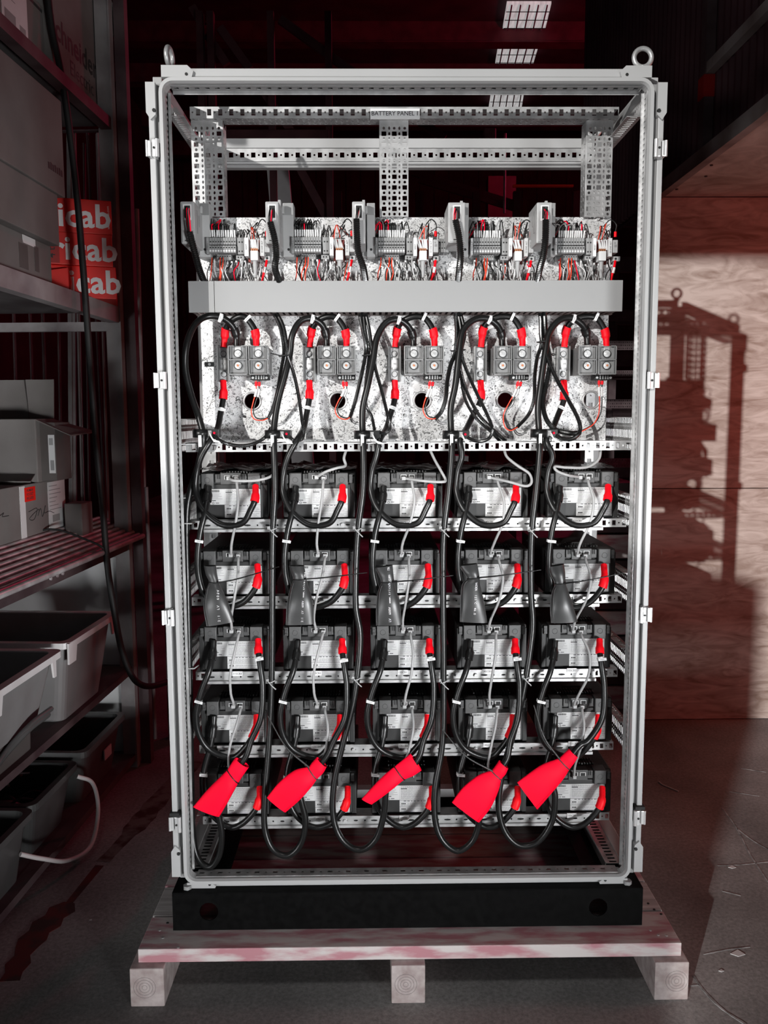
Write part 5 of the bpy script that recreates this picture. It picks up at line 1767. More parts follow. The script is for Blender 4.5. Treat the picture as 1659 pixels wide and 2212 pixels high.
# coil wires from the contactors to the conduits, sagging past the round holes
COIL = [[(553, 822), (553, 846), (547, 868), (543, 890), (549, 905), (566, 908), (578, 904)],
      [(741, 822), (742, 846), (731, 866), (724, 886), (731, 901), (746, 906), (756, 902)],
      [(929, 822), (925, 846), (917, 868), (914, 886), (921, 901), (932, 905), (941, 904)],
      [(1120, 822), (1113, 846), (1101, 868), (1088, 895), (1090, 920), (1102, 930), (1118, 923)],
      [(1294, 820), (1294, 842), (1295, 870), (1293, 895), (1283, 915), (1266, 927), (1250, 935)]]
for b in range(5):
    root = thing('coil_wires', 'pair of thin red and black wires sagging past the round hole %s' % SPOT[b], 'wires', at(*COIL[b][0], .15), 'coil wires below the contactors')
    for k, (dx, m, dy) in enumerate(((0, 'orange_red', 0), (7, 'cable_black', -3))):
        pts = path([(x + dx * (1 - 0.12 * i), y + dy * (i > 2), .155 + 0.005 * k) for i, (x, y) in enumerate(COIL[b])])
        mb = MB()
        mb.tube(pts, 0.0015, 6)
        mb.build('wire', m, root)
        mb = MB()
        mb.tube(pts[1:5], 0.0036, 8)
        mb.build('red_terminal', 'red_plastic', root)
        mb = MB()
        mb.tube(pts[6:13], 0.0031, 8)
        mb.build('wire_tag', 'white_plastic', root)
# small white number plates on the plate above the contactors
for k, (px_, py_) in enumerate([(1120, 712), (1212, 713), (1250, 714), (1293, 713), (1030, 715)]):
    p = at(px_, py_, 0.2165)
    mb = MB().box((p.x - 0.011, 0.2165, p.z - 0.0055), (p.x + 0.011, 0.2195, p.z + 0.0055))
    mb.text('36F', (p.x, 0.2163, p.z), 0.006, (1, 0, 0), (0, 0, 1), 1, 0.01)
    mb.build('number_plate', ['white_plastic', 'print_grey'], plate)

# ================================================================== LEFT STORAGE RACK
RM = Matrix.Translation((-1.062, 1.34, 0)) @ Matrix.Rotation(math.radians(-3.3), 4, 'Z')   # local: x right (aisle side = 0), y back, z up
RL_ = lambda x, y, z: RM @ V((x, y, z))


def RMB():
    return MB(RM)


rack = thing('storage_rack', 'dark steel storage rack with loaded shelves beside the cabinet', 'rack', RL_(-0.3, -0.4, 0))
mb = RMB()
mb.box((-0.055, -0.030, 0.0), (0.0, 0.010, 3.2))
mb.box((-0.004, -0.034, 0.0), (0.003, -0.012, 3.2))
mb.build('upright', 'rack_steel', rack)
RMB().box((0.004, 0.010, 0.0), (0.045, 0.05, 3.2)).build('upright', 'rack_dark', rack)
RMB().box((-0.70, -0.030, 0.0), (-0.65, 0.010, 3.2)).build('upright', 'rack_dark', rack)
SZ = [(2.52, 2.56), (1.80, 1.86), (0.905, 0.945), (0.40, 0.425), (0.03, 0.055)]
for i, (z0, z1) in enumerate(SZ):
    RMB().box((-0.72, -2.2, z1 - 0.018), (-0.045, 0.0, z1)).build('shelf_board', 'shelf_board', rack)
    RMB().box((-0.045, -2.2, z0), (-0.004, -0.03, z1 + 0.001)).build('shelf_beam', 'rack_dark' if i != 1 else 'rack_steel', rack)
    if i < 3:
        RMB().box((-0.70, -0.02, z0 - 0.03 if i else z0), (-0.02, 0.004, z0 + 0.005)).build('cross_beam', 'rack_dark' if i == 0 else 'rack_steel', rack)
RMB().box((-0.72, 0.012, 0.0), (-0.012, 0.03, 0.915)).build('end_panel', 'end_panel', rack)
for z in (0.37,):
    RMB().box((-0.68, 0.002, z), (-0.05, 0.012, z + 0.05)).build('dark_strip', 'dark_hole', rack)
for yy in (-0.75, -0.70, -0.66):
    mb = RMB()
    mb.cyl((-0.002, yy, 0.930), (0.003, yy, 0.930), 0.006, 8)
    mb.build('beam_rivet', 'pipe_steel', rack)


def rbox(name, label, cat, x0, x1, y0, y1, z0, z1, m, group=None, extra=None, bev=0.003):
    root = thing(name, label, cat, RL_((x0 + x1) / 2, (y0 + y1) / 2, z0), group)
    RMB().box((x0, y0, z0), (x1, y1, z1), 0, bev).build('body', m, root)
    return root


def flap(root, quad, th, m):
    """cardboard flap: quad of local points, extruded by th vector"""
    RMB().prism([V(q) for q in quad], th).build('flap', m, root)


def face_text(root, s, x, y, z, size, m, bold=0.0, name='print', u=(1, 0, 0), v=(0, 0, 1)):
    mb = RMB()
    mb.text(s, (x, y, z), size, u, v, 0, bold)
    return mb.build(name, m, root)


def LY(px, py, Y):
    """photo point on world plane Y -> rack-local point"""
    return RM.inverted() @ at(px, py, Y)


# --- top shelf cartons
def carton_px(name, label, x0, x1, yt, yb, Y, dep, m, group=None, zfloor=None):
    """carton whose front face (world plane ~Y) spans these photo columns/rows"""
    a, b = LY(x0, yb, Y), LY(x1, yt, Y)
    yl = b.y
    z0 = a.z if zfloor is None else zfloor
    root = thing(name, label, 'carton', RL_((a.x + b.x) / 2, yl + dep / 2, z0), group)
    RMB().box((a.x, yl, z0), (b.x, yl + dep, b.z), 0, 0.004).build('body', m, root)
    return root, a.x, b.x, yl, z0, b.z


GT = 'cartons on the rack shelves'


def on_aisle(px, py, lx):
    """photo point on the rack-local plane x = lx -> rack-local point"""
    Mi = RM.inverted()
    o = Mi @ CAM
    d = Mi.to_3x3() @ (_f + RI * ((px - CW / 2) / CF) + UP * ((CH / 2 - py) / CF))
    return o + d * ((lx - o.x) / d.x)


def carton_aisle(label, lx, pfar, ytop, ybot, ynear, dep, m='cardboard', zfloor=None, ztop=None):
    """carton whose aisle face (local x = lx) ends at photo column pfar, between two photo rows"""
    t_, b_ = on_aisle(pfar, ytop, lx), on_aisle(pfar, ybot, lx)
    z0 = b_.z if zfloor is None else zfloor
    z1 = t_.z if ztop is None else ztop
    root = thing('carton', label, 'carton', RL_(lx - dep / 2, (ynear + b_.y) / 2, z0), GT)
    RMB().box((lx - dep, ynear, z0), (lx, b_.y, z1), 0, 0.004).build('body', m, root)
    return root, b_.y, z0, z1


def aisle_text(root, s, y, z, lx, size, m, bold=0.0, name='printing', sx=1.0):
    mb = RMB()
    mb.text(s, (lx + 0.0008, y, z), size, (0, 1, 0), (0, 0, 1), 0, bold, sx)
    return mb.build(name, m, root)


S1 = 2.561
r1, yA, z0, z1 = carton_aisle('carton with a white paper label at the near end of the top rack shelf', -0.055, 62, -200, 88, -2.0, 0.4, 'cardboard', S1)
mb = RMB()
lx = -0.055
mb.box((lx, yA - 0.17, z0 + 0.02), (lx + 0.0008, yA - 0.004, z0 + 0.20), 0)
for k in range(8):
    mb.box((lx + 0.0008, yA - 0.16, z0 + 0.19 - k * 0.011), (lx + 0.0012, yA - 0.16 + random.uniform(.06, .14), z0 + 0.1925 - k * 0.011), 1)
mb.box((lx + 0.0008, yA - 0.155, z0 + 0.035), (lx + 0.0012, yA - 0.085, z0 + 0.075), 1)
mb.box((lx + 0.0008, yA - 0.06, z0 + 0.03), (lx + 0.0012, yA - 0.02, z0 + 0.065), 1)
mb.build('paper_label', ['label_paper', 'print_grey'], r1)
r1, yB, z0, z1 = carton_aisle('slim carton between the labelled carton and the big flapped one on the top rack shelf', -0.085, 97, 20, 118, yA + 0.008, 0.3, 'cardboard', S1)
mb = RMB()
mb.box((-0.085, yA + 0.015, z1 - 0.024), (-0.084, yB - 0.008, z1 - 0.014), 0)
mb.build('paper_label', 'print_ink', r1)
r1, yC, z0, z1 = carton_aisle('big carton with dark two-line printing and a raised flap on the top rack shelf', -0.06, 215, -200, 225, yB + 0.008, 0.45, 'cardboard', S1)
p_ = on_aisle(158, 150, -0.06)
aisle_text(r1, 'Schneider', yC - 0.225, z0 + 0.175, -0.06, 0.105, 'print_ink', 0.02)
aisle_text(r1, 'Electric', yC - 0.165, z0 + 0.092, -0.06, 0.072, 'print_ink', 0.0)
zf = on_aisle(215, 110, -0.06).z
flap(r1, [(-0.055, yC, zf - 0.01), (0.02, yC + 0.03, zf + 0.075), (0.03, yC + 0.02, zf + 0.10), (-0.03, yC, zf + 0.24), (-0.055, yC, zf + 0.24)], (-0.002, -0.005, 0), 'cardboard')
# --- second shelf
S2 = 1.861
r3_, y3, z0c, z1c = carton_aisle('grey taped carton at the bottom of the second rack shelf pile', -0.05, 113, 534, 610, -2.0, 0.35, 'cardboard', S2)
mb = RMB()
mb.box((-0.05, y3 - 0.20, z1c - 0.026), (-0.0488, y3 - 0.115, z1c - 0.002), 0)
mb.box((-0.05, y3 - 0.23, z0c + 0.03), (-0.0490, y3 - 0.17, z1c - 0.03), 1)
mb.box((-0.05, y3 - 0.125, z0c + 0.035), (-0.0488, y3 - 0.095, z1c - 0.022), 1)
mb.build('tape', ['label_paper', 'cardboard_dark'], r3_)
r2_, y2, z0b, z1b = carton_aisle('middle carton of the second rack shelf pile, over the taped one', -0.02, 129, 424, 527, -2.0, 0.42, 'cardboard', z1c + 0.0005)
r1, y1, z0, z1 = carton_aisle('large plain carton with a small dark stamp on top of the second rack shelf pile', -0.012, 141, 227, 415, -2.0, 0.45, 'cardboard', z1b + 0.0005)
mb = RMB()
for k in range(7):
    mb.box((-0.012, y1 - 0.125 + 0.016 * k, z0 + 0.062), (-0.0112, y1 - 0.114 + 0.016 * k, z0 + 0.082 + 0.003 * (k % 2)), 0)
mb.build('stamp', 'print_ink', r1)
# red boxes
RB = [(125, 240, 440, 522, 'top'), (150, 242, 517, 592, 'middle'), (150, 250, 588, 652, 'bottom')]
zt = S2
prev = None
for k in (2, 1, 0):
    x0, x1, y0, y1, nm = RB[k]
    a, b = LY(x0, y1, 1.1), LY(x1, y0, 1.1)
    zz0 = zt + 0.0005
    hgt = 0.113 if k else 0.118
    zz1 = zz0 + hgt
    zt = zz1
    xr = b.x
    xl = xr - 0.235
    yl = b.y
    root = thing('cable_carton', 'glossy red carton with white lettering, %s one of three beside the grey pile' % nm, 'carton', RL_((xl + xr) / 2, yl + 0.1, zz0), 'red cartons stacked on the rack')
    RM0 = RM
    RM = RM0 @ Matrix.Translation((xr, yl, 0)) @ Matrix.Rotation(math.radians((21, 24, 19)[k]), 4, 'Z') @ Matrix.Translation((-xr, -yl, 0))
    RMB().box((xl, yl, zz0), (xr, yl + 0.22, zz1), 0, 0.003).build('body', 'carton_red', root)
    face_text(root, 'tricab', xr - (0.115 if k else 0.135), yl - 0.0008, zz0 + hgt * 0.48, 0.115, 'print_white', 0.022, 'lettering')
    if k == 1:
        RMB().box((xl - 0.001, yl - 0.001, zz0 + 0.004), (xl + 0.055, yl + 0.0, zz1 - 0.004)).build('dark_end', 'carton_red_dark', root)
        face_text(root, '4 tric', xl + 0.03, yl - 0.002, zz0 + hgt * 0.5, 0.034, 'print_ink', 0.01, 'lettering', (0, 0, 1), (-1, 0, 0))
    if k == 0:
        face_text(root, 'www.tricab.com', xr - 0.012, yl - 0.001, zz0 + hgt * 0.5, 0.012, 'print_white', 0.0, 'lettering', (0, 0, 1), (-1, 0, 0))
    if k == 2:
        mb = RMB()
        mb.prism([V((xl - 0.01, yl - 0.03, zz0 + 0.085)), V((xl + 0.075, yl - 0.03, zz0 + 0.10)), V((xl + 0.085, yl - 0.045, zz0 + 0.05)), V((xl + 0.075, yl - 0.03, zz0 + 0.002)), V((xl - 0.01, yl - 0.03, zz0 + 0.002))], (0, 0.028, 0))
        mb.build('torn_flap', 'carton_red', root)
    RM = RM0
# --- third shelf
S3 = 0.946
lx = -0.15
r1, yf, z0, z1 = carton_aisle('lower brown carton with handwriting, a bright red sticker and a white label', lx, 146, 1031, 1165, -2.0, 0.4, 'cardboard', S3)
zlow = z1
mb = RMB()
mb.box((lx, yf - 0.150, z0 + 0.02), (lx + 0.0008, yf - 0.006, z1 - 0.006), 0)
for k in range(7):
    mb.box((lx + 0.0008, yf - 0.14, z1 - 0.022 - k * 0.014), (lx + 0.0012, yf - 0.14 + random.uniform(.05, .12), z1 - 0.0195 - k * 0.014), 1)
mb.box((lx + 0.0008, yf - 0.12, z1 - 0.15), (lx + 0.0012, yf - 0.06, z1 - 0.125), 1)
for k in range(9):
    mb.box((lx + 0.0008, yf - 0.13 + k * 0.013, z0 + 0.04), (lx + 0.0012, yf - 0.123 + k * 0.013, z0 + 0.075), 1)
mb.build('paper_label', ['label_paper', 'print_grey'], r1)
ps = on_aisle(53, 1085, lx)
pe = on_aisle(75, 1050, lx)
mb = RMB()
mb.box((lx, ps.y, ps.z), (lx + 0.0012, pe.y, pe.z), 0)
for k, t_ in enumerate(('HUMAN', 'ROCKET', 'INCLUDED')):
    mb.text(t_, (lx + 0.0015, (ps.y + pe.y) / 2, pe.z + (ps.z - pe.z) * (0.22 + 0.28 * k)), 0.013, (0, 1, 0), (0, 0, 1), 1, 0.02, 1.0 if k < 2 else 0.8)
tag(mb.build('sticker', ['carton_red', 'print_ink'], r1), 'bright red sticker with black lettering')
hand = [on_aisle(px_, py_, lx + 0.001) for px_, py_ in ((62, 1106), (80, 1098), (74, 1122), (64, 1120), (84, 1100), (82, 1114), (88, 1098), (92, 1116), (98, 1092), (96, 1108), (106, 1104), (117, 1108))]
mb = RMB()
mb.tube(spline(hand, 5), 0.0012, 5)
mb.build('handwriting', 'print_ink', r1)
hand = [on_aisle(px_, py_, lx + 0.001) for px_, py_ in ((0, 1114), (8, 1108), (5, 1116), (19, 1114))]
mb = RMB()
mb.tube(spline(hand, 5), 0.0012, 5)
mb.build('handwriting', 'print_ink', r1)
pa, pb_ = on_aisle(46, 1150, lx), on_aisle(53, 1060, lx)
RMB().box((lx, pa.y, z0 + 0.002), (lx + 0.001, pb_.y, z1 - 0.004)).build('tape', 'label_paper', r1)
# open carton above
r1, xa, xb, yl, z0, z1 = carton_px('carton', 'open-topped brown carton with splayed flaps on the third rack shelf', -200, 76, 905, 1034, 0.86, 0.16, 'cardboard', GT, zlow + 0.0005)
p1, p2 = LY(62, 820, 1.03), LY(116, 820, 1.03)
flap(r1, [(xa, yl + 0.155, z1 - 0.003), (p1.x - 0.003, yl + 0.155, z1 - 0.003), (p1.x - 0.02, yl + 0.19, p1.z), (xa, yl + 0.19, p1.z)], (0, 0.004, 0), 'cardboard')
flap(r1, [(p1.x, yl + 0.155, z1 - 0.003), (p2.x, yl + 0.155, z1 - 0.003), (p2.x + 0.002, yl + 0.165, p2.z), (p1.x - 0.012, yl + 0.165, p1.z)], (0, 0.004, 0), 'cardboard')
flap(r1, [(xb, yl + 0.005, z1 - 0.002), (xb, yl + 0.155, z1 - 0.002), (xb + 0.155, yl + 0.14, z1 - 0.045), (xb + 0.120, yl + 0.0, z1 - 0.055)], (0.001, 0, -0.004), 'cardboard')
flap(r1, [(xa, yl, z0 + 0.03), (xb - 0.01, yl, z0 + 0.03), (xb + 0.02, yl - 0.10, z0 + 0.012), (xa, yl - 0.10, z0 + 0.012)], (0, 0, -0.004), 'cardboard')
RMB().box((xb - 0.001, yl + 0.03, z0 + 0.004), (xb + 0.0535, yl + 0.155, z1 - 0.012), 0, 0.002).build('side_wing', 'cardboard_dark', r1)
mb = RMB()
mb.box((xb + 0.028, yl + 0.0285, z0 + 0.03), (xb + 0.050, yl + 0.030, z1 - 0.055), 0)
mb.box((xb + 0.033, yl + 0.028, z0 + 0.04), (xb + 0.046, yl + 0.0285, z0 + 0.075), 1)
mb.box((xb + 0.031, yl + 0.028, z1 - 0.09), (xb + 0.045, yl + 0.0285, z1 - 0.066), 1)
mb.build('paper_label', ['label_paper', 'print_grey'], r1)
r1, xa, xb, yl, z0, z1 = carton_px('carton', 'small pale carton end standing behind the lower brown carton', 140, 176, 1088, 1150, 1.02, 0.1, 'cardboard', GT, S3)
# steel pipes lying along the shelf front, tied
PG = 'steel pipes along the third rack shelf'
for k in range(9):
    col_, lay = k % 3, k // 3
    xx = -0.150 + 0.0235 * k
    zz = S3 + 0.0115 + (0.060 - 0.0075 * k if k < 7 else 0.004)
    zz = S3 + 0.0125 + max(0, 0.066 - 0.0092 * k)
    yend = 0.02 + 0.03 * math.sin(k * 2.1) + (0.05 if k == 5 else 0)
    a, b = RL_(xx - 0.01, -1.5, zz), RL_(xx + 0.012, yend, zz + 0.002)
    ordn = ['first', 'second', 'third', 'fourth', 'fifth', 'sixth', 'seventh', 'eighth', 'outermost'][k]
    mb = MB()
    mb.tube([a, b], 0.0105, 12)
    mb.tube([b + (b - a).normalized() * 0.0005, b + (b - a).normalized() * 0.001], 0.008, 12, 1)
    c = (a + b) / 2
    o = mb.build('steel_pipe', ['pipe_steel', 'dark_hole'], None, org=tuple(c))
    tag(o, '%s shiny steel pipe counting from the cartons on the third rack shelf' % ordn if k < 8 else 'shiny steel pipe nearest the shelf edge on the third rack shelf', 'pipe', PG)
mb = RMB()
arc = [V((0.045, -0.42, S3 + 0.005)), V((0.045, -0.43, S3 + 0.035)), V((-0.02, -0.44, S3 + 0.068)), V((-0.10, -0.45, S3 + 0.098)), V((-0.165, -0.46, S3 + 0.09)), V((-0.17, -0.46, S3 + 0.01))]
mb.tube(spline(arc, 6), 0.004, 8)
tag(mb.build('rope', 'rubber_hose'), 'black tie wrapped over the bundle of steel pipes', 'rope')
rb = rbox('timber_block', 'pale timber block with clear end grain under the pipe ends', 'timber', -0.085, -0.004, -0.43, -0.10, S3, S3 + 0.028, 'pallet_wood', None, None, 0.002)
# lengths of steel leaning behind the rack between second and third shelf
LG = [(147, 163, 676, 1000, 'flat steel bar'), (166, 173, 676, 925, 'thin bent steel rod'), (205, 210, 676, 800, 'steel angle'), (220, 222, 676, 740, 'white rod'), (229, 231, 676, 800, 'bright rod'), (252, 256, 676, 775, 'steel angle by the post'), (186, 189, 700, 830, 'dark rod'), (127, 131, 820, 935, 'thin dark rod'), (30, 34, 760, 830, 'dark tube'), (66, 69, 765, 830, 'slim tube'), (92, 98, 770, 830, 'short tube')]
for k, (x0, x1, y0, y1, nm) in enumerate(LG):
    a0, a1, b0, b1 = at(x0, y0, 1.9), at(x1, y0, 1.9), at(x0 + (6 if k in (1, 2, 4) else 2), y1, 1.89), at(x1 + (6 if k in (1, 2, 4) else 2), y1, 1.89)
    base = b0.copy()
    mb = MB()
    tp_, bt_ = (a0 + a1) / 2, (b0 + b1) / 2
    d = (bt_ - tp_).normalized()
    bt_ = bt_ + d * max(0, (bt_.z - 0.0) / -d.z if d.z < -0.3 else 0)
    mb.bar(tp_ - d * 0.8, bt_, max(0.008, (a1 - a0).length), 0.012)
    mb.bar(tp_ - d * 0.8, bt_, 0.006, 0.022)
    o = mb.build('steel_length', 'rack_steel' if k in (0, 1, 3, 4) else 'rack_dark', None, org=tuple(bt_))
    tag(o, ['wide flat steel bar leaning behind the rack, directly over the open carton', 'thin bent steel rod leaning just beside the wide flat bar', 'sloping steel angle leaning behind the hose below the red cartons', 'short white rod leaning below the lowest red carton', 'bright rod leaning just past the short white one', 'steel angle leaning closest to the rack post', 'dark rod leaning behind the hanging hose', 'thin dark rod rising over the carton flap', 'dark tube furthest from the rack post, behind the open carton', 'slim tube behind the open carton, next to the flap corner', 'short tube behind the open carton flap'][k], 'steel length', 'steel lengths leaning behind the rack')
# --- tubs
def tub(name, label, x0, x1, y0, y1, z0, h, m, taper=0.03, rim=0.012, group=None, lip=0.0, wall=0.004):
    root = thing(name, label, 'tub', RL_((x0 + x1) / 2, (y0 + y1) / 2, z0), group)
    def ringp(ins, z, r=0.03, n=4):
        out = []
        X0, X1, Y0, Y1 = x0 + ins, x1 - ins, y0 + ins, y1 - ins
        for cx, cy, a0 in ((X1 - r, Y1 - r, 0), (X0 + r, Y1 - r, 90), (X0 + r, Y0 + r, 180), (X1 - r, Y0 + r, 270)):
            for k in range(n + 1):
                a = math.radians(a0 + 90 * k / n)
                out.append(V((cx + r * math.cos(a), cy + r * math.sin(a), z)))
        return out
    mb = RMB()
    mb.loft([ringp(taper, z0), ringp(rim, z0 + h - 0.02), ringp(rim, z0 + h - 0.004)], 0, False, False)
    mb.add(ringp(taper, z0), [list(range(20))], 0)
    mb.loft([ringp(taper + wall, z0 + wall), ringp(rim + wall, z0 + h - 0.004)][::-1], 0, False, False)
    mb.add(ringp(taper + wall, z0 + wall), [list(range(20))[::-1]], 0)
    mb.build('shell', 'tub_shaded' if m == 'tub_white' else m, root)
    mb = RMB()
    mb.loft([ringp(rim + wall, z0 + h - 0.004), ringp(rim + wall, z0 + h), ringp(0, z0 + h), ringp(0, z0 + h - 0.016 - lip), ringp(0.003, z0 + h - 0.016 - lip), ringp(rim, z0 + h - 0.006)], 0, False, False)
    mb.build('rim', m, root)
    return root


S4 = 0.4255
t1 = tub('storage_tub', 'white plastic tub with a broad rim, nearer the rack post, on the fourth shelf', -0.50, 0.035, -0.72, -0.26, S4, 0.285, 'tub_white', 0.06, 0.022, 'white tubs on the fourth rack shelf', 0.004)
t2 = tub('storage_tub', 'white plastic tub with a broad rim farther from the rack post', -0.50, 0.045, -1.24, -0.78, S4 + 0.082, 0.203, 'tub_white', 0.06, 0.022, 'white tubs on the fourth rack shelf', 0.004)
for t_, ys in ((t1, (-0.70, -0.30)), (t2, (-1.22, -0.82))):
    for yy in ys:
        mb = RMB()
        s = 1 if yy == ys[0] else -1
        mb.prism([V((0.0355 if t_ is t1 else 0.0455, yy - 0.02, S4 + 0.284)), V((0.0355 if t_ is t1 else 0.0455, yy + 0.05 * s, S4 + 0.284)), V((0.0345 if t_ is t1 else 0.0445, yy + 0.035 * s, S4 + 0.215)), V((0.0345 if t_ is t1 else 0.0445, yy - 0.02, S4 + 0.215))], (-0.006, 0, 0))
        mb.build('handle_lip', 'tub_white', t_)
rb = rbox('offcut', 'dark curled offcut lying inside the white tub nearer the post', 'offcut', -0.40, -0.30, -0.62, -0.42, S4 + 0.012, S4 + 0.20, 'cardboard_dark', None, None, 0.02)
S5 = 0.0555
# open carton of scrap on the low board
t3 = tub('scrap_carton', 'open dark carton of offcuts on the lower rack board', -0.50, -0.02, -1.20, -0.86, S4, 0.08, 'cardboard_dark', 0.006, 0.004)
mb = MB()
hp_ = [RL_(0.0, -1.22, S4 + 0.02), RL_(-0.01, -1.10, S4 + 0.055), RL_(0.012, -0.98, S4 + 0.095), RL_(0.02, -0.86, S4 + 0.10)]
mb.tube(spline(hp_, 6), 0.010, 8)
mb.tube([q + V((0.004, 0.02, 0.012)) for q in spline(hp_, 6)], 0.008, 8)
tag(mb.build('hose_offcut', 'tub_grey', None), 'grey bent hose offcut sticking out of the dark carton', 'hose')
t4 = tub('plastic_tub', 'translucent grey tub with a small white label on the lowest rack level', -0.46, -0.01, -0.52, -0.10, S5, 0.205, 'tub_grey', 0.045, 0.016, 'grey tubs on the lowest rack level', 0.006)
q = LY(250, 1626, 1.0)
mb = RMB()
mb.box((-0.032, -0.30, S5 + 0.085), (-0.0275, -0.23, S5 + 0.125), 0)
mb.build('paper_label', 'label_paper', t4)
t5 = tub('plastic_tub', 'dark tub full of scrap in front of the labelled grey one', -0.56, -0.02, -0.90, -0.55, S5, 0.19, 'tub_clear', 0.045, 0.016, 'grey tubs on the lowest rack level', 0.006)
mb = RMB()
rnd = random.Random(5)
for k in range(26):
    c = V((rnd.uniform(-.50, -.08), rnd.uniform(-.86, -.60), S5 + rnd.uniform(0.09, 0.17)))
    e = c + V((rnd.uniform(-.09, .09), rnd.uniform(-.07, .07), rnd.uniform(-.02, .03)))
    mb.tube(spline([c, (c + e) / 2 + V((0, 0, .015)), e], 4), rnd.uniform(.004, .010), 6, k % 2)
o = mb.build('scrap_metal', ['rack_dark', 'tub_grey'])
tag(o, 'jumble of dark scrap pieces filling the tub with the rope handle', 'scrap', None, 'stuff')
mb = MB()
rp = [RL_(0.0, -0.62, S5 + 0.165), RL_(0.045, -0.60, S5 + 0.13), RL_(0.075, -0.64, S5 + 0.05), RL_(0.085, -0.74, S5 - 0.02), RL_(0.06, -0.86, S5 - 0.005), RL_(0.02, -0.95, S5 + 0.05), RL_(-0.02, -1.0, S5 + 0.09)]
mb.tube(spline(rp, 8), 0.0072, 8)
tag(mb.build('looped_rope', 'tub_white'), 'pale rope drooping from the dark scrap tub', 'rope')
t6 = tub('plastic_tub', 'cloudy plastic tub nearest the photographer on the lowest rack level', -0.58, 0.0, -1.35, -0.93, S5, 0.20, 'tub_grey', 0.04, 0.016, 'grey tubs on the lowest rack level', 0.004)

# hanging rubber hose
pts = path([(98, -60), (112, 60), (136, 180), (162, 380), (178, 560), (190, 720), (208, 960), (222, 1100), (232, 1220), (245, 1310), (262, 1400), (282, 1455), (303, 1478), (330, 1482, 1.05), (372, 1470, 1.2)], 0.92)
root = thing('rubber_hose', 'black rubber hose hanging in front of the storage rack and swinging behind the cabinet post', 'hose', pts[len(pts) // 2])
mb = MB()
mb.tube(pts, 0.0112, 12)
mb.build('hose', 'rubber_hose', root)
# pale pipe and timber behind the rack post
mb = MB()
a, b = at(303, 690, 1.62), at(310, 1052, 1.62)
mb.tube([V((a.x, 1.62, 2.3)), V((b.x, 1.62, b.z))], 0.011, 10)
mb.tube([V((a.x, 1.62, b.z)), V((a.x, 1.62, 0.0))], 0.008, 10)
tag(mb.build('standing_pipe', 'rack_steel', None), 'slim pale pipe standing close behind the rack post', 'pipe')
mb = MB().box((-1.005, 1.60, 0.0), (-0.93, 1.66, 0.92), 0, 0.003)
tag(mb.build('timber_stud', 'rack_dark', None), 'dark square stud standing behind the rack post', 'timber')

# ================================================================== BACKGROUND OF THE HALL
HG = 'dark pallet racks at the back of the hall'
def px_bar(mb, x0, y0, x1, y1, Y, wd, th=0.05, mi=0):
    mb.bar(at(x0, y0, Y), at(x1, y1, Y), wd, th, mi)


def back_rack(label, Y, xs, levels, braces, m='maroon_shade_steel', ztop=4.2, wd=0.09):
    root = thing('pallet_rack', label, 'rack', at(xs[0], 1000, Y) * 1.0, HG)
    root.location.z = 0
    for k, x in enumerate(xs):
        X = at(x, 900, Y).x
        MB().box((X - wd / 2, Y - 0.035, 0), (X + wd / 2, Y + 0.035, ztop)).build('upright', m, root)
    X0, X1 = at(min(xs), 900, Y).x, at(max(xs), 900, Y).x
    for z in levels:
        MB().box((X0, Y - 0.07, z - 0.05), (X1, Y - 0.036, z + 0.05)).build('beam', m, root)
    for br in braces:
        mb = MB()
        px_bar(mb, *br, Y + 0.06, 0.06, 0.04)
        mb.build('brace', m, root)
    return root


back_rack('dark red steel rack frames with diagonal braces seen through the cabinet top', 4.6, [455, 477, 600, 718], [2.1, 3.5], [(605, 42, 745, 145), (745, 145, 960, 300), (475, 60, 540, 150), (415, 15, 440, 60), (447, 75, 490, 140), (640, 350, 705, 470), (570, 200, 640, 300)], 'maroon_shade_steel', 4.4, 0.05)
back_rack('far dark racking with a long sloping beam behind the middle perforated column', 6.5, [735, 905, 1025, 1110, 1235], [1.9, 2.9], [(890, 372, 1110, 440), (905, 388, 1120, 452), (1165, 200, 1400, 110)], 'maroon_shade_dark', 3.6, 0.07)
back_rack('dark racking glimpsed between the plate end and the front post', 3.9, [1318, 1420], [0.55, 1.05, 1.45, 1.82, 2.1, 2.45, 2.75], [], 'rack_dark', 3.3, 0.05)
mb = MB()
for k, (yc) in enumerate((682, 746, 810, 872)):
    p0, p1 = at(1312, yc + 10, 3.0), at(1385, yc - 10, 3.0)
    mb = MB().sheet((p0.x, 3.0, p0.z), (1, 0, 0), (0, 0, 1), [(p1.x - p0.x) / 16] * 16, [(p1.z - p0.z) / 3] * 3, lambda i, j: ('c', 0.0035) if (i + j) % 2 else ('o', 0.006, 0.005), 0.003)
    mb.box((p0.x, 3.03, p0.z), (p1.x, 3.05, p1.z))
    o = mb.build('perforated_beam', 'rack_dark', None, org=tuple(p0))
    tag(o, '%s perforated beam down of four seen through the open cabinet side' % ['first', 'second', 'third', 'fourth'][k], 'beam', 'perforated beams behind the cabinet side')
for k, (yc, Y) in enumerate(((1000, 2.6), (1057, 2.6))):
    p0, p1 = at(1287 if k == 0 else 1335, yc + 10, Y), at(1372, yc - 10, Y)
    mb = MB().sheet((p0.x, Y, p0.z), (1, 0, 0), (0, 0, 1), [(p1.x - p0.x) / 14] * 14, [(p1.z - p0.z) / 3] * 3, lambda i, j: ('c', 0.003) if (i + j) % 2 else ('o', 0.006, 0.005), 0.003)
    o = mb.build('perforated_beam', 'zinc_steel', None, org=tuple(p0))
    tag(o, 'bright perforated beam %s behind the cabinet side rail' % ['just under the middle cross rail', 'level with the top battery row'][k], 'beam', 'perforated beams behind the cabinet side')
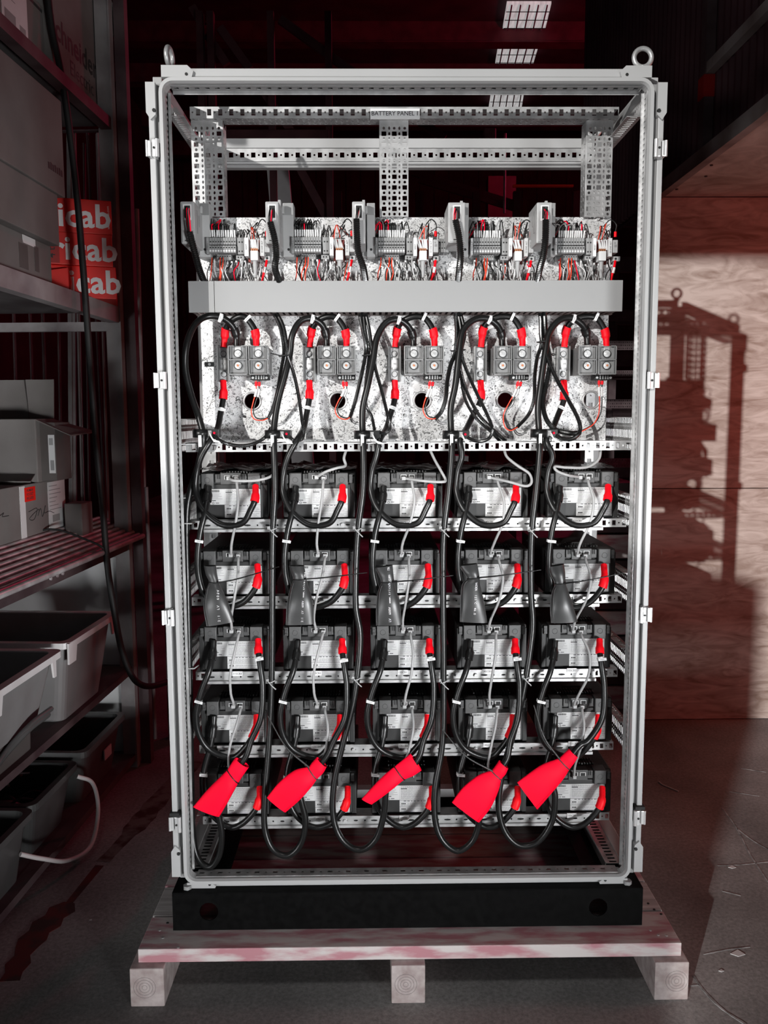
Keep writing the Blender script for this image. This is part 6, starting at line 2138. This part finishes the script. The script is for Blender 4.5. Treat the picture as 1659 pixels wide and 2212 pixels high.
# sign carton
a, b = at(1340, 458, 3.85), at(1392, 420, 3.85)
root = thing('white_carton', 'white carton with black lettering on the racking past the perforated column', 'carton', ((a.x + b.x) / 2, 3.9, a.z))
MB().box((a.x, 3.85, a.z), (b.x, 4.0, b.z)).build('body', 'cardboard', root)
mb = MB()
mb.text('JOTUN', ((a.x + b.x) / 2 + 0.03, 3.848, (a.z + b.z) / 2), 0.05, (1, 0, 0), (0, 0, 1), 0, 0.02)
mb.build('lettering', 'print_ink', root)
mb = MB()
mb.bar(at(1342, 425, 3.8), at(1372, 462, 3.8), 0.025, 0.02)
tag(mb.build('brace_bar', 'maroon_shade_dark', None), 'dark bar crossing the white lettered carton', 'bar')
# red bar at the back
mb = MB()
px_bar(mb, 1108, 402, 1238, 402, 6.45, 0.02, 0.04)
far_rack = [o for o in bpy.data.objects if o.name.startswith('pallet_rack') and 'far dark' in o.get('label', '')][0]
tag(mb.build('red_beam', 'orange_red', far_rack), 'thin red beam')
mb = MB()
a, b = at(1046, 340, 6.2), at(1072, 276, 6.2)
mb.box((a.x, 6.2, b.z - 0.14), (b.x, 6.35, b.z), 0, 0.01)
mb.cyl((b.x + 0.10, 6.3, b.z - 0.02), (b.x + 0.10, 6.3, b.z - 0.75), 0.012, 8)
tag(mb.build('flood_light', 'rack_steel', None), 'grey lamp housing hanging by a rod behind the upper rail', 'lamp')
# grey sheets leaning in the middle distance
for k, (pp, Y, m, lb) in enumerate([([(575, 350), (622, 350), (690, 470), (640, 470)], 5.2, 'end_panel', 'pale grey sheet leaning behind the upper cabinet opening'), ([(1055, 380), (1115, 380), (1118, 460), (1055, 460)], 7.2, 'maroon_shade_steel', 'tall dull crate at the far end of the hall beside the red beam'), ([(985, 985), (1012, 985), (1012, 1010), (985, 1010)], 3.0, 'end_panel', 'grey box behind the battery wall beside the 13S trunk cable')]):
    q = [at(x, y, Y) for x, y in pp]
    q[2].z = q[3].z = 0.0
    mb = MB().prism(q, (0, 0.06 if k == 0 else 0.2, 0))
    o = mb.build(['leaning_sheet', 'crate', 'grey_box'][k], m, None)
    tag(o, lb, ['sheet', 'crate', 'grey_box'][k])  # the last is a plain grey box, carried down to the floor
# timber stack behind the right side of the cabinet
ts = thing('timber_stack', 'low stack of rough timber beside the plywood wall behind the cabinet', 'timber stack', (0.98, 2.1, 0))
rnd = random.Random(9)
for i in range(9):
    for j in range(2):
        z = i * 0.125
        y0 = 1.95 + j * 0.24
        MB().box((0.72 + rnd.uniform(-.02, .02), y0, z), (1.17 + rnd.uniform(-.01, .01), y0 + 0.22, z + 0.115), 0, 0.004).build('plank', 'pallet_wood_red' if (i + j) % 3 == 0 else 'rack_dark', ts)
# wrapped goods on the mezzanine
mb = MB()
rnd = random.Random(2)
rings = []
for i in range(7):
    rr = []
    for k in range(12):
        a = 2 * math.pi * k / 12
        rr.append(V((1.62 + 0.33 * math.cos(a) * (1 + rnd.uniform(-.12, .12)), 0.75 + 0.42 * math.sin(a) * (1 + rnd.uniform(-.12, .12)), 2.4125 + 0.09 * i)))
    rings.append(rr)
mb.loft(rings, 0, False, True)
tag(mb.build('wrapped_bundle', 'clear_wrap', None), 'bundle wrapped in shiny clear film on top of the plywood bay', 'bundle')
# little things on the floor
mb = MB()
mb.tube([V((q.x, q.y, 0.003)) for q in spline([fl(1423, 1690), fl(1432, 1697), fl(1447, 1703), fl(1466, 1711)], 5)], 0.0022, 6)
tag(mb.build('wire_offcut', 'white_plastic', None), 'short pale wire offcut lying on the floor beside the cabinet', 'offcut')
for k, (px_, py_, lb) in enumerate([(1580, 1874, 'small white paper scrap on the sunlit floor near the cracks'), (1591, 2061, 'larger pale paper scrap on the sunlit floor beside the pallet corner'), (1557, 2098, 'tiny pale chip on the floor past the pallet bearer'), (195, 1988, 'tiny pale chip on the dark floor beside the painted line')]):
    p = fl(px_, py_)
    s = (0.011, 0.017, 0.006, 0.004)[k]
    mb = MB().prism([V((p.x - s, p.y, 0.0004)), V((p.x, p.y - s * .7, 0.0004)), V((p.x + s * 1.3, p.y - s * .2, 0.0004)), V((p.x + s * .6, p.y + s, 0.0004))], (0, 0, 0.0015))
    tag(mb.build('paper_scrap', 'label_paper', None), lb, 'scrap', 'scraps on the floor')
